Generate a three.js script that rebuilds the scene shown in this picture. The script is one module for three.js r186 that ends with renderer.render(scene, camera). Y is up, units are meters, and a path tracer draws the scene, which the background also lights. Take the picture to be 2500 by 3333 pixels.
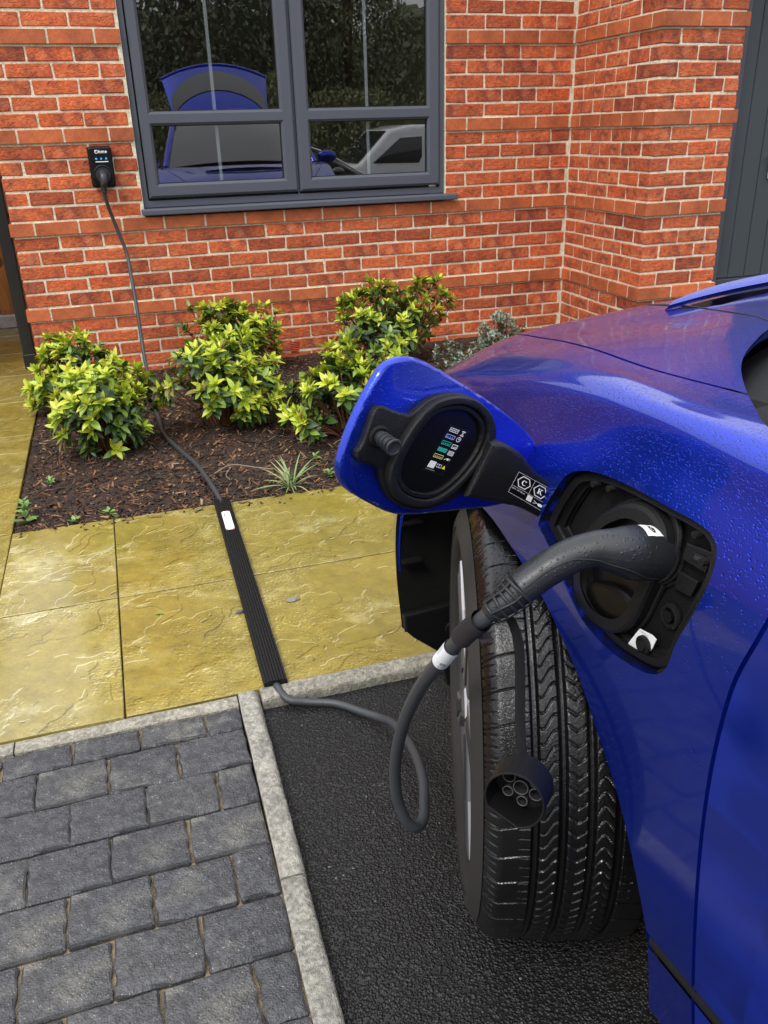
import * as THREE from 'three';
import { mergeGeometries, mergeVertices, toCreasedNormals } from 'three/addons/utils/BufferGeometryUtils.js';
import { RoundedBoxGeometry } from 'three/addons/geometries/RoundedBoxGeometry.js';
import { Brush, Evaluator, HOLLOW_SUBTRACTION } from 'three-bvh-csg';

// ---------------------------------------------------------------- camera, sky, sun, exposure
const scene = new THREE.Scene();
const camera = new THREE.PerspectiveCamera(62.89, 0.75, 0.05, 400);
camera.position.set(0.3618, 1.2655, 5.0207);
camera.rotation.set(-0.42786, -0.29646, -0.02951, 'YXZ');
camera.updateMatrixWorld();
const renderer = new THREE.WebGLRenderer({ antialias: true });
renderer.toneMapping = THREE.LinearToneMapping;
renderer.toneMappingExposure = 1.66;
renderer.shadowMap.enabled = true;

let seed = 12345;
const rnd = () => { seed = (seed + 0x6d2b79f5) | 0; let t = Math.imul(seed ^ (seed >>> 15), 1 | seed); t = (t + Math.imul(t ^ (t >>> 7), 61 | t)) ^ t; return ((t ^ (t >>> 14)) >>> 0) / 4294967296; };
const rr = (a, b) => a + (b - a) * rnd();
const clamp = (x, a, b) => Math.min(b, Math.max(a, x));
const lerp = (a, b, t) => a + (b - a) * t;
const smooth = (a, b, x) => { const t = clamp((x - a) / (b - a), 0, 1); return t * t * (3 - 2 * t); };
// periodic value noise
const hash = (x, y, s) => { let h = Math.imul(x, 374761393) ^ Math.imul(y, 668265263) ^ Math.imul(s, 1442695041); h = Math.imul(h ^ (h >>> 13), 1274126177); return ((h ^ (h >>> 16)) >>> 0) / 4294967296; };
function vn(x, y, p, s) {
  const xi = Math.floor(x), yi = Math.floor(y), fx = x - xi, fy = y - yi;
  const u = fx * fx * (3 - 2 * fx), v = fy * fy * (3 - 2 * fy), m = (a) => ((a % p) + p) % p;
  const x0 = m(xi), x1 = m(xi + 1), y0 = m(yi), y1 = m(yi + 1);
  return lerp(lerp(hash(x0, y0, s), hash(x1, y0, s), u), lerp(hash(x0, y1, s), hash(x1, y1, s), u), v);
}
function fbm(x, y, p, oct, s, gain = 0.5) { let a = 0, w = 1, t = 0; for (let i = 0; i < oct; i++) { a += w * vn(x, y, p, s + i * 17); t += w; w *= gain; x *= 2; y *= 2; p *= 2; } return a / t; }

{ // overcast sky: pale grey cloud, brighter overhead
  const w = 512, h = 256, d = new Float32Array(w * h * 4);
  for (let j = 0; j < h; j++) {
    const el = ((j + 0.5) / h - 0.5) * Math.PI, s = Math.sin(el);
    for (let i = 0; i < w; i++) {
      const c = fbm(i / w * 8, j / h * 10, 8, 4, 5) - 0.5;
      const l = s > 0 ? (0.78 + 0.55 * s) * (1 + 0.35 * c) : 0.35 + 0.43 * Math.exp(s * 9);
      d.set([l * 0.975, l * 0.99, l * 1.03, 1], (j * w + i) * 4);
    }
  }
  const t = new THREE.DataTexture(d, w, h, THREE.RGBAFormat, THREE.FloatType);
  t.mapping = THREE.EquirectangularReflectionMapping; t.magFilter = THREE.LinearFilter; t.wrapS = THREE.RepeatWrapping; t.needsUpdate = true;
  scene.background = t; scene.environment = t;
}
const sun = new THREE.DirectionalLight(new THREE.Color().setRGB(1, 0.96, 0.9), 1.3);
sun.position.set(-6, 12, 9); sun.target.position.set(1, 0, 3); scene.add(sun, sun.target);
sun.castShadow = true; sun.shadow.radius = 28; sun.shadow.mapSize.set(2048, 2048);
Object.assign(sun.shadow.camera, { left: -9, right: 9, top: 9, bottom: -9, near: 1, far: 40 });

// ---------------------------------------------------------------- helpers
const V3 = (x, y, z) => new THREE.Vector3(x, y, z);
const C = (r, g, b) => new THREE.Color().setRGB(r, g, b);
const hex = (h) => new THREE.Color(h);
const taken = new Map();
const numbered = (n) => { const k = taken.get(n) || 0; taken.set(n, k + 1); return k ? `${n}_${String(k).padStart(3, '0')}` : n; };
function mesh(name, geo, material, parent) {
  const g = Array.isArray(geo) ? merge(geo) : geo;
  const m = new THREE.Mesh(g, material); m.castShadow = m.receiveShadow = true;
  m.name = parent ? name : numbered(name); (parent || scene).add(m); return m;
}
function group(name, pos = [0, 0, 0], parent) { const o = new THREE.Group(); o.name = parent ? name : numbered(name); o.position.set(...pos); (parent || scene).add(o); return o; }
function tag(o, label, category, grp) { o.userData.label = label; o.userData.category = category; if (grp) o.userData.group = grp; return o; }
const struct = (o) => { o.userData.kind = 'structure'; return o; };
const stuff = (o) => { o.userData.kind = 'stuff'; return o; };
function merge(list) {
  const a = list.map((g) => { let q = g.index ? g.toNonIndexed() : g; const o = new THREE.BufferGeometry(); o.setAttribute('position', q.attributes.position); if (!q.attributes.normal) q.computeVertexNormals(); o.setAttribute('normal', q.attributes.normal); o.setAttribute('uv', q.attributes.uv || new THREE.BufferAttribute(new Float32Array(q.attributes.position.count * 2), 2)); return o; });
  return a.length === 1 ? a[0] : mergeGeometries(a);
}
function boxUV(g, ou = 0, ov = 0) { // metres, by the axis each face looks along
  const p = g.attributes.position, n = g.attributes.normal, uv = new Float32Array(p.count * 2);
  for (let i = 0; i < p.count; i++) {
    const ax = Math.abs(n.getX(i)), ay = Math.abs(n.getY(i)), az = Math.abs(n.getZ(i));
    const x = p.getX(i), y = p.getY(i), z = p.getZ(i);
    const [u, v] = ax > ay && ax > az ? [z, y] : ay > az ? [x, z] : [x, y];
    uv[2 * i] = u + ou; uv[2 * i + 1] = v + ov;
  }
  g.setAttribute('uv', new THREE.BufferAttribute(uv, 2)); return g;
}
// box with chamfered edges, 44 triangles, each corner moved a little by jit
function chamferBox(w, h, d, c, jit = 0, ou = 0, ov = 0, topC = c) {
  const V = {}, key = (a, b, e, k) => `${a}${b}${e}${k}`, S = [-1, 1];
  for (const a of S) for (const b of S) for (const e of S) {
    const jx = (rnd() - 0.5) * jit, jy = (rnd() - 0.5) * jit, jz = (rnd() - 0.5) * jit, cc = b > 0 ? topC : c;
    const X = a * w / 2 + jx, Y = b * h / 2 + jy, Z = e * d / 2 + jz;
    V[key(a, b, e, 0)] = [X, Y - b * cc, Z - e * c]; V[key(a, b, e, 1)] = [X - a * c, Y, Z - e * c]; V[key(a, b, e, 2)] = [X - a * c, Y - b * cc, Z];
  }
  const out = [];
  const tri = (p, q, r) => { const n = [(q[1] - p[1]) * (r[2] - p[2]) - (q[2] - p[2]) * (r[1] - p[1]), (q[2] - p[2]) * (r[0] - p[0]) - (q[0] - p[0]) * (r[2] - p[2]), (q[0] - p[0]) * (r[1] - p[1]) - (q[1] - p[1]) * (r[0] - p[0])]; const s = n[0] * (p[0] + q[0] + r[0]) + n[1] * (p[1] + q[1] + r[1]) + n[2] * (p[2] + q[2] + r[2]); if (s >= 0) out.push(...p, ...q, ...r); else out.push(...p, ...r, ...q); };
  const quad = (a, b, e, f) => { tri(a, b, e); tri(a, e, f); };
  for (const s of S) {
    quad(V[key(s, -1, -1, 0)], V[key(s, 1, -1, 0)], V[key(s, 1, 1, 0)], V[key(s, -1, 1, 0)]);
    quad(V[key(-1, s, -1, 1)], V[key(1, s, -1, 1)], V[key(1, s, 1, 1)], V[key(-1, s, 1, 1)]);
    quad(V[key(-1, -1, s, 2)], V[key(1, -1, s, 2)], V[key(1, 1, s, 2)], V[key(-1, 1, s, 2)]);
    for (const t of S) {
      quad(V[key(s, t, -1, 0)], V[key(s, t, 1, 0)], V[key(s, t, 1, 1)], V[key(s, t, -1, 1)]);
      quad(V[key(s, -1, t, 0)], V[key(s, 1, t, 0)], V[key(s, 1, t, 2)], V[key(s, -1, t, 2)]);
      quad(V[key(-1, s, t, 1)], V[key(1, s, t, 1)], V[key(1, s, t, 2)], V[key(-1, s, t, 2)]);
      for (const u of S) tri(V[key(s, t, u, 0)], V[key(s, t, u, 1)], V[key(s, t, u, 2)]);
    }
  }
  const g = new THREE.BufferGeometry(); g.setAttribute('position', new THREE.Float32BufferAttribute(out, 3)); g.computeVertexNormals();
  return boxUV(g, ou, ov);
}
const boxAt = (w, h, d, x, y, z, c = 0.002) => boxUV(chamferBox(w, h, d, Math.min(c, w / 3, h / 3, d / 3)).translate(x, y, z));
function gridGeo(nu, nv, fn, uvf) {
  const pos = [], uv = [], idx = [];
  for (let i = 0; i <= nu; i++) for (let j = 0; j <= nv; j++) { const u = i / nu, v = j / nv; pos.push(...fn(u, v)); uv.push(...(uvf ? uvf(u, v) : [u, v])); }
  for (let i = 0; i < nu; i++) for (let j = 0; j < nv; j++) { const a = i * (nv + 1) + j, b = a + nv + 1; idx.push(a, b, b + 1, a, b + 1, a + 1); }
  const g = new THREE.BufferGeometry(); g.setAttribute('position', new THREE.Float32BufferAttribute(pos, 3)); g.setAttribute('uv', new THREE.Float32BufferAttribute(uv, 2)); g.setIndex(idx); g.computeVertexNormals(); return g;
}
function flip(g) { const q = g.index ? g.toNonIndexed() : g.clone(); for (const k of Object.keys(q.attributes)) { const a = q.attributes[k]; for (let t = 0; t < a.count; t += 3) for (let c = 0; c < a.itemSize; c++) { const i = (t + 1) * a.itemSize + c, j = (t + 2) * a.itemSize + c, x = a.array[i]; a.array[i] = a.array[j]; a.array[j] = x; } } const n = q.attributes.normal; if (n) for (let i = 0; i < n.array.length; i++) n.array[i] *= -1; return q; }
const curve = (pts, closed = false) => new THREE.CatmullRomCurve3(pts.map((p) => (p.isVector3 ? p : V3(...p))), closed, 'centripetal');
const tube = (pts, r, n = 60, m = 10, closed = false) => new THREE.TubeGeometry(curve(pts, closed), n, r, m, closed);
// swept tube whose half-axes follow rf(t) = [across, along up]
function sweep(pts, rf, n = 60, m = 24, cap = true) {
  const c = curve(pts), fr = c.computeFrenetFrames(n), pos = [], uv = [], idx = [], L = c.getLength();
  // parallel frame from a fixed up so that the section does not twist
  for (let i = 0; i <= n; i++) {
    const t = i / n, p = c.getPointAt(t), T = c.getTangentAt(t), side = V3(0, 1, 0).cross(T).normalize(), up = T.clone().cross(side);
    const [a, b] = rf(t);
    for (let j = 0; j <= m; j++) { const f = j / m * Math.PI * 2, q = p.clone().addScaledVector(side, Math.cos(f) * a).addScaledVector(up, Math.sin(f) * b); pos.push(q.x, q.y, q.z); uv.push(t * L, j / m * 0.12); }
  }
  for (let i = 0; i < n; i++) for (let j = 0; j < m; j++) { const a = i * (m + 1) + j, b = a + m + 1; idx.push(a, a + 1, b, a + 1, b + 1, b); }
  if (cap) for (const [i, s] of [[0, 1], [n, -1]]) { const p = c.getPointAt(i / n), k = pos.length / 3; pos.push(p.x, p.y, p.z); uv.push(0, 0); for (let j = 0; j < m; j++) { const a = i * (m + 1) + j; s > 0 ? idx.push(k, a + 1, a) : idx.push(k, a, a + 1); } }
  const g = new THREE.BufferGeometry(); g.setAttribute('position', new THREE.Float32BufferAttribute(pos, 3)); g.setAttribute('uv', new THREE.Float32BufferAttribute(uv, 2)); g.setIndex(idx); g.computeVertexNormals(); return g;
}
const smoothPoly = (pts, n) => { const c = curve(pts.map(([a, b]) => [a, b, 0]), true); return c.getSpacedPoints(n).slice(0, n).map((p) => new THREE.Vector2(p.x, p.y)); };
const polyShape = (pts) => new THREE.Shape(pts.map((p) => (p.isVector2 ? p : new THREE.Vector2(...p))));
const extrude = (shape, depth, bevel = 0, seg = 2) => new THREE.ExtrudeGeometry(shape, { depth: Math.max(depth - 2 * bevel, 1e-4), bevelEnabled: bevel > 0, bevelSize: bevel, bevelThickness: bevel, bevelOffset: -bevel, bevelSegments: seg, curveSegments: 12 }).translate(0, 0, bevel);

// ---------------------------------------------------------------- textures
function dataTex(w, h, fn, srgb, rep = 1) {
  const d = new Uint8Array(w * h * 4);
  for (let j = 0; j < h; j++) for (let i = 0; i < w; i++) { const c = fn(i / w, j / h); const k = (j * w + i) * 4; if (typeof c === 'number') d[k] = d[k + 1] = d[k + 2] = clamp(c * 255, 0, 255); else { d[k] = clamp(c[0], 0, 255); d[k + 1] = clamp(c[1], 0, 255); d[k + 2] = clamp(c[2], 0, 255); } d[k + 3] = 255; }
  const t = new THREE.DataTexture(d, w, h); t.wrapS = t.wrapT = THREE.RepeatWrapping; t.magFilter = THREE.LinearFilter; t.repeat.set(rep, rep);
  if (srgb) t.colorSpace = THREE.SRGBColorSpace; t.needsUpdate = true; return t;
}
function canvasTex(w, h, draw) {
  const c = document.createElement('canvas'); c.width = w; c.height = h; const x = c.getContext('2d'); draw(x, w, h);
  const t = new THREE.CanvasTexture(c); t.colorSpace = THREE.SRGBColorSpace; t.magFilter = THREE.LinearFilter; return t;
}
const T = {};
T.brick = dataTex(512, 512, (u, v) => { // fired clay: blotches of darker, purplish burn and orange
  const a = fbm(u * 12, v * 12, 12, 4, 1), b = fbm(u * 40, v * 40, 40, 3, 9), c = fbm(u * 6, v * 12, 6, 3, 31), s = vn(u * 170, v * 170, 170, 3);
  const dark = smooth(0.5, 0.72, a) * 0.55, or = smooth(0.48, 0.7, c) * 0.4, l = 0.8 + 0.36 * b + 0.1 * (s - 0.5);
  const sm = smooth(0.58, 0.74, fbm(u * 14, v * 14, 14, 5, 37)) * 0.2; return [lerp(lerp(lerp(188, 122, dark), 208, or) * l, 214, sm), lerp(lerp(lerp(92, 64, dark), 110, or) * l, 180, sm), lerp(lerp(lerp(54, 54, dark), 54, or) * l, 150, sm)];
}, true, 2);
T.brickBump = dataTex(512, 512, (u, v) => { const w = fbm(u * 8, v * 8, 8, 3, 77), r = Math.abs(fbm(u * 14 + w * 2, v * 28 + w * 3, 14, 3, 41) - 0.5) * 2; return 0.5 * smooth(0.0, 0.18, r) + 0.35 * fbm(u * 60, v * 60, 60, 3, 8) + 0.15 * vn(u * 220, v * 220, 220, 4); }, false, 2);
T.grain = dataTex(512, 512, (u, v) => 0.6 * fbm(u * 64, v * 64, 64, 4, 21) + 0.4 * vn(u * 256, v * 256, 256, 2), false, 4);
T.bandMap = dataTex(512, 512, (u, v) => { const l = 205 + 46 * (fbm(u * 8, v * 8, 8, 5, 181) - 0.5) * 2 + 26 * (vn(u * 90, v * 90, 90, 4) - 0.5); return [l, l * 0.99, l * 0.98]; }, true, 1.5);
T.mortar = dataTex(256, 256, (u, v) => { const l = 0.78 + 0.3 * fbm(u * 24, v * 24, 24, 4, 51) + 0.14 * (vn(u * 128, v * 128, 128, 6) - 0.5); return [240 * l, 230 * l, 204 * l]; }, true, 4);
{ // riven flagstone: cleaved layers with wandering edges
  const N = 1024, h = new Float32Array(N * N);
  for (let j = 0; j < N; j++) for (let i = 0; i < N; i++) {
    const u = i / N, v = j / N, wx = fbm(u * 5, v * 5, 5, 4, 61) - 0.5, wy = fbm(u * 5, v * 5, 5, 4, 67) - 0.5;
    const f = fbm(u * 5 + wx * 1.9, v * 5 + wy * 1.9, 5, 5, 71) * 6, k = Math.floor(f), e = f - k, keep = smooth(0.4, 0.56, fbm(u * 9, v * 9, 9, 3, 73));
    h[j * N + i] = lerp(f, k + smooth(0.0, 0.10, e), keep) / 6 * 0.8 + 0.1 * fbm(u * 24, v * 24, 24, 3, 5) + 0.08 * vn(u * 200, v * 200, 200, 9) * smooth(0.4, 0.6, fbm(u * 7, v * 7, 7, 3, 15));
  }
  T.flagBump = dataTex(N, N, (u, v) => h[Math.min(N - 1, v * N | 0) * N + Math.min(N - 1, u * N | 0)], false, 1 / 1.1);
  T.flagMap = dataTex(N, N, (u, v) => {
    const i = Math.min(N - 1, u * N | 0), j = Math.min(N - 1, v * N | 0), hh = h[j * N + i], dh = hh - h[((j + 3) % N) * N + (i + 2) % N];
    const edge = smooth(0.015, 0.05, Math.abs(dh)), a = fbm(u * 5, v * 5, 5, 5, 81), b = fbm(u * 40, v * 40, 40, 3, 83), vein = smooth(0.055, 0.0, Math.abs(fbm(u * 6 + b * 0.3, v * 6, 6, 5, 87) - 0.5)) * smooth(0.48, 0.62, fbm(u * 7, v * 7, 7, 3, 89)), pale = smooth(0.5, 0.66, fbm(u * 8, v * 8, 8, 5, 85)) * 0.22 + edge * (dh > 0 ? 0.75 : 0.08) + vein * 0.42;  // step edges facing one way are painted pale, as ridge highlights
    const l = 0.74 + 0.16 * a + 0.16 * (b - 0.5) + 0.10 * (vn(u * 300, v * 300, 300, 5) - 0.5) - (dh < 0 ? edge * 0.2 : 0);  // edges facing the other way are painted darker, as their shaded side
    return [lerp(170, 228, pale) * l, lerp(151, 216, pale) * l, lerp(60, 158, pale) * l];
  }, true, 1 / 1.1);
  T.flagRough = dataTex(512, 512, (u, v) => 0.45 + 0.25 * smooth(0.4, 0.65, fbm(u * 6, v * 6, 6, 5, 91)) + 0.2 * (vn(u * 120, v * 120, 120, 3) - 0.5), false, 1 / 1.1);
}
T.paver = dataTex(1024, 1024, (u, v) => { const a = fbm(u * 9, v * 9, 9, 5, 101), w = smooth(0.52, 0.72, a), b = fbm(u * 60, v * 60, 60, 3, 103), s = vn(u * 330, v * 330, 330, 7) > 0.93 ? 1 : 0; const l = 0.7 + 0.6 * b; return [lerp(72, 92, w) * l + s * 100, lerp(73, 92, w) * l + s * 98, lerp(76, 90, w) * l + s * 88]; }, true, 1 / 0.6);
T.paverBump = dataTex(1024, 1024, (u, v) => 0.55 * fbm(u * 30, v * 30, 30, 4, 111) + 0.45 * vn(u * 260, v * 260, 260, 8), false, 1 / 0.6);
{ // tarmac: packed chippings
  const N = 2048, h = new Float32Array(N * N).fill(0.0), tone = new Float32Array(N * N), q = 1.3 / N;
  for (let k = 0; k < 120000; k++) {
    const r = (0.0012 + 0.0024 * Math.pow(rnd(), 1.8)) / q, cx = rnd() * N, cy = rnd() * N, top = rr(0.45, 1), tn = rnd(), ax = rr(0.7, 1.25);
    for (let j = Math.floor(-r * 1.3); j <= r * 1.3; j++) for (let i = Math.floor(-r * 1.3); i <= r * 1.3; i++) {
      const d = (i * i * ax + j * j / ax) / (r * r); if (d >= 1) continue;
      const x = ((cx + i | 0) % N + N) % N, y = ((cy + j | 0) % N + N) % N, z = top * Math.pow(1 - d, 0.35);
      if (z > h[y * N + x]) { h[y * N + x] = z; tone[y * N + x] = tn; }
    }
  }
  T.tarBump = dataTex(N, N, (u, v) => h[(v * N | 0) * N + (u * N | 0)], false, 1 / 1.3);
  T.tarMap = dataTex(N, N, (u, v) => { const t = tone[(v * N | 0) * N + (u * N | 0)], l = 20 + 16 * t + (t > 0.996 ? 60 : 0); return [l, l, l * 1.03]; }, true, 1 / 1.3);
}
T.kerb = dataTex(512, 512, (u, v) => { const a = fbm(u * 7, v * 7, 7, 5, 121), b = fbm(u * 70, v * 70, 70, 3, 123), w = smooth(0.35, 0.7, a), s = vn(u * 160, v * 160, 160, 3) > 0.9 ? 0.25 : 0; const l = 0.9 + 0.08 * w + 0.55 * (b - 0.5) - s * 0.55; return [156 * l, 153 * l, 143 * l]; }, true, 2);
T.soil = dataTex(512, 512, (u, v) => { const l = 0.5 + 0.9 * fbm(u * 40, v * 40, 40, 4, 131) * fbm(u * 6, v * 6, 6, 3, 133) * 2; return [54 * l, 36 * l, 25 * l]; }, true, 1.4);
T.soilBump = dataTex(512, 512, (u, v) => 0.5 * fbm(u * 30, v * 30, 30, 4, 141) + 0.5 * Math.abs(fbm(u * 60, v * 20, 20, 3, 143) - 0.5) * 2, false, 1.4);
T.wood = dataTex(256, 512, (u, v) => { const w = fbm(u * 3, v * 2, 64, 3, 151), g = fbm(u * 50 + w * 6, v * 3, 64, 3, 153), k = smooth(0.8, 0.86, vn(u * 10, v * 9, 64, 155)); const l = 0.7 + 0.5 * g - 0.45 * k; return [172 * l, 116 * l, 62 * l]; }, true, 1);
T.plastic = dataTex(512, 512, (u, v) => 0.5 * vn(u * 170, v * 170, 170, 161) + 0.5 * vn(u * 256, v * 256, 256, 163), false, 10);
{ // rain beads: one sheet for wing and bonnet (1.1 m by 0.9 m), thin where the water has run off the sides
  const N = 2048, h = new Float32Array(N * N);
  for (let k = 0; k < 300000; k++) {
    const cx = rr(6, N - 7), cy = rr(6, N - 7), s = 0.4 + cy / N * 0.9;
    if (rnd() > (s < 0.84 ? lerp(0.015, 0.33, smooth(0.45, 0.84, s)) : lerp(0.33, 1, smooth(0.84, 0.9, s)))) continue;
    const r = 1.05 + 1.7 * Math.pow(rnd(), 2.8), R = Math.ceil(r);
    for (let j = -R; j <= R; j++) for (let i = -R; i <= R; i++) { const d = (i * i + j * j) / (r * r); if (d >= 1) continue; const x = (cx + i | 0), y = (cy + j | 0), z = Math.sqrt(1 - d) * r / 3.5; if (z > h[y * N + x]) h[y * N + x] = z; }
  }
  T.beads = dataTex(N, N, (u, v) => h[(v * N | 0) * N + (u * N | 0)], false, 1); T.beads.wrapS = T.beads.wrapT = THREE.ClampToEdgeWrapping;
}
T.bead2 = dataTex(512, 512, () => 0, false, 1); // small tile for trim and flap
{ const N = 512, d = T.bead2.image.data; for (let k = 0; k < 2600; k++) { const cx = rnd() * N, cy = rnd() * N, r = 1.1 + 2.2 * Math.pow(rnd(), 3); for (let j = -4; j <= 4; j++) for (let i = -4; i <= 4; i++) { const q = (i * i + j * j) / (r * r); if (q >= 1) continue; const x = ((cx + i | 0) + N) % N, y = ((cy + j | 0) + N) % N, z = Math.sqrt(1 - q) * r / 3.4 * 255, o = (y * N + x) * 4; if (z > d[o]) d[o] = d[o + 1] = d[o + 2] = z; } } T.bead2.repeat.set(5, 5); }

// ---------------------------------------------------------------- materials
const M = {};
const std = (o) => new THREE.MeshStandardMaterial(o), phy = (o) => new THREE.MeshPhysicalMaterial(o);
M.brick = [[1, 1, 1], [0.82, 0.8, 0.82], [1.1, 1.05, 1.0], [0.66, 0.6, 0.66], [0.94, 0.88, 0.86], [0.74, 0.66, 0.66], [1.04, 0.9, 0.8]].map((c) => std({ color: C(...c), map: T.brick, bumpMap: T.brickBump, bumpScale: 0.0032, roughness: 0.8 }));
M.band = [[1, 1, 1], [0.92, 0.9, 0.88], [1.06, 1.02, 0.98]].map((c) => std({ color: C(0.72 * c[0], 0.185 * c[1], 0.062 * c[2]), map: T.bandMap, bumpMap: T.grain, bumpScale: 0.0012, roughness: 0.72 }));
M.mortar = std({ map: T.mortar, bumpMap: T.grain, bumpScale: 0.004, roughness: 0.95 });
M.upperBrick = std({ color: C(0.36, 0.12, 0.07), roughness: 0.9 });
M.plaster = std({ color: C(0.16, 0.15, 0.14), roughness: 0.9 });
M.roofTile = std({ color: C(0.06, 0.06, 0.065), roughness: 0.8 });
M.frame = phy({ color: C(0.075, 0.083, 0.106), roughness: 0.42, bumpMap: T.grain, bumpScale: 0.0003 });
M.door = phy({ color: C(0.040, 0.050, 0.060), roughness: 0.5, bumpMap: T.wood, bumpScale: 0.0012 });
M.gasket = std({ color: C(0.012, 0.012, 0.013), roughness: 0.7 });
M.glass = phy({ color: C(1, 1, 1), transmission: 1, thickness: 0, roughness: 0.0, ior: 2.3, specularIntensity: 1 });
M.bar = std({ color: C(0.13, 0.155, 0.17), roughness: 0.5 });
M.chrome = std({ color: C(0.75, 0.75, 0.76), metalness: 1, roughness: 0.15 });
M.pipe = phy({ color: C(0.012, 0.012, 0.013), roughness: 0.35 });
M.flag = [[0.94, 0.92, 0.84], [0.9, 0.9, 0.88], [0.98, 0.97, 0.95], [1.0, 1.02, 1.22]].map((c) => phy({ color: C(...c), map: T.flagMap, bumpMap: T.flagBump, bumpScale: 0.012, roughnessMap: T.flagRough, roughness: 0.8, clearcoat: 0.8, clearcoatRoughness: 0.12 }));
M.paver = [[0.88, 0.88, 0.87], [0.76, 0.76, 0.77], [1.0, 0.99, 0.96], [0.84, 0.84, 0.85], [0.93, 0.92, 0.89]].map((c) => std({ color: C(...c), map: T.paver, bumpMap: T.paverBump, bumpScale: 0.0042, roughness: 0.6 }));
M.sand = std({ color: C(0.30, 0.225, 0.14), bumpMap: T.grain, bumpScale: 0.006, roughness: 1 });
M.tarmac = phy({ map: T.tarMap, bumpMap: T.tarBump, bumpScale: 0.0045, roughness: 0.46 });
M.road = std({ color: C(0.06, 0.06, 0.062), roughness: 0.7 });
M.earth = std({ color: C(0.08, 0.075, 0.06), roughness: 1 });
M.kerb = [[1, 1, 1], [0.9, 0.9, 0.9], [1.0, 0.98, 0.92]].map((c) => std({ color: C(...c), map: T.kerb, bumpMap: T.grain, bumpScale: 0.004, roughness: 0.85 }));
M.soil = std({ map: T.soil, bumpMap: T.soilBump, bumpScale: 0.02, roughness: 0.9 });
M.chip = std({ color: C(1, 1, 1), roughness: 0.75 });
M.fence = std({ map: T.wood, roughness: 0.8, bumpMap: T.wood, bumpScale: 0.002 });
M.paleStone = std({ color: C(0.62, 0.62, 0.62), roughness: 0.9, bumpMap: T.grain, bumpScale: 0.01 });
M.rubber = phy({ specularIntensity: 0.55, color: C(0.007, 0.007, 0.0075), roughness: 0.5, bumpMap: T.plastic, bumpScale: 0.0004 });
M.cable = phy({ color: C(0.040, 0.044, 0.050), roughness: 0.48, bumpMap: T.bead2, bumpScale: 0.0004 });
M.plastic = phy({ specularIntensity: 0.55, color: C(0.0065, 0.0065, 0.007), roughness: 0.42, bumpMap: T.plastic, bumpScale: 0.0005 });
M.handle = phy({ color: C(0.016, 0.018, 0.021), roughness: 0.4, bumpMap: T.bead2, bumpScale: 0.0006 });
M.gloss = phy({ specularIntensity: 0.55, color: C(0.003, 0.003, 0.0035), roughness: 0.38 });
M.blackSoft = phy({ specularIntensity: 0.4, color: C(0.004, 0.004, 0.0045), roughness: 0.75, bumpMap: T.grain, bumpScale: 0.001 });
M.liner = phy({ specularIntensity: 0.4, color: C(0.006, 0.0055, 0.005), roughness: 0.85, bumpMap: T.grain, bumpScale: 0.003 });
const paint = (o) => phy({ color: C(0.007, 0.032, 0.42), metalness: 0.8, roughness: 0.28, clearcoat: 0.8, clearcoatRoughness: 0.03, ...o });
M.paint = paint({ bumpMap: T.beads, bumpScale: 0.0011, clearcoatRoughness: 0.06 });
T.film = dataTex(512, 512, (u, v) => 0.55 + 0.45 * smooth(0.35, 0.7, fbm(u * 9, v * 14, 1024, 5, 171)), false, 1);
M.paintFilm = paint({ roughness: 0.6, roughnessMap: T.film, clearcoatRoughness: 0.16 });
M.paintPlain = paint({});
M.paintFlap = paint({ bumpMap: T.bead2, bumpScale: 0.0006 });
M.tyre = phy({ color: C(0.0045, 0.0043, 0.0043), roughness: 0.17, specularIntensity: 1, bumpMap: T.grain, bumpScale: 0.0007 });
M.sidewall = std({ color: C(0.018, 0.016, 0.0145), roughness: 0.75, bumpMap: T.grain, bumpScale: 0.001 });
M.rimDark = std({ color: C(0.05, 0.05, 0.053), metalness: 0.6, roughness: 0.45 });
M.rimBright = std({ color: C(0.26, 0.26, 0.275), metalness: 0.85, roughness: 0.4 });
M.carGlass = phy({ color: C(0.02, 0.022, 0.025), roughness: 0.03, metalness: 0, clearcoat: 1 });
M.white = std({ color: C(0.72, 0.73, 0.74), roughness: 0.5 });
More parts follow.
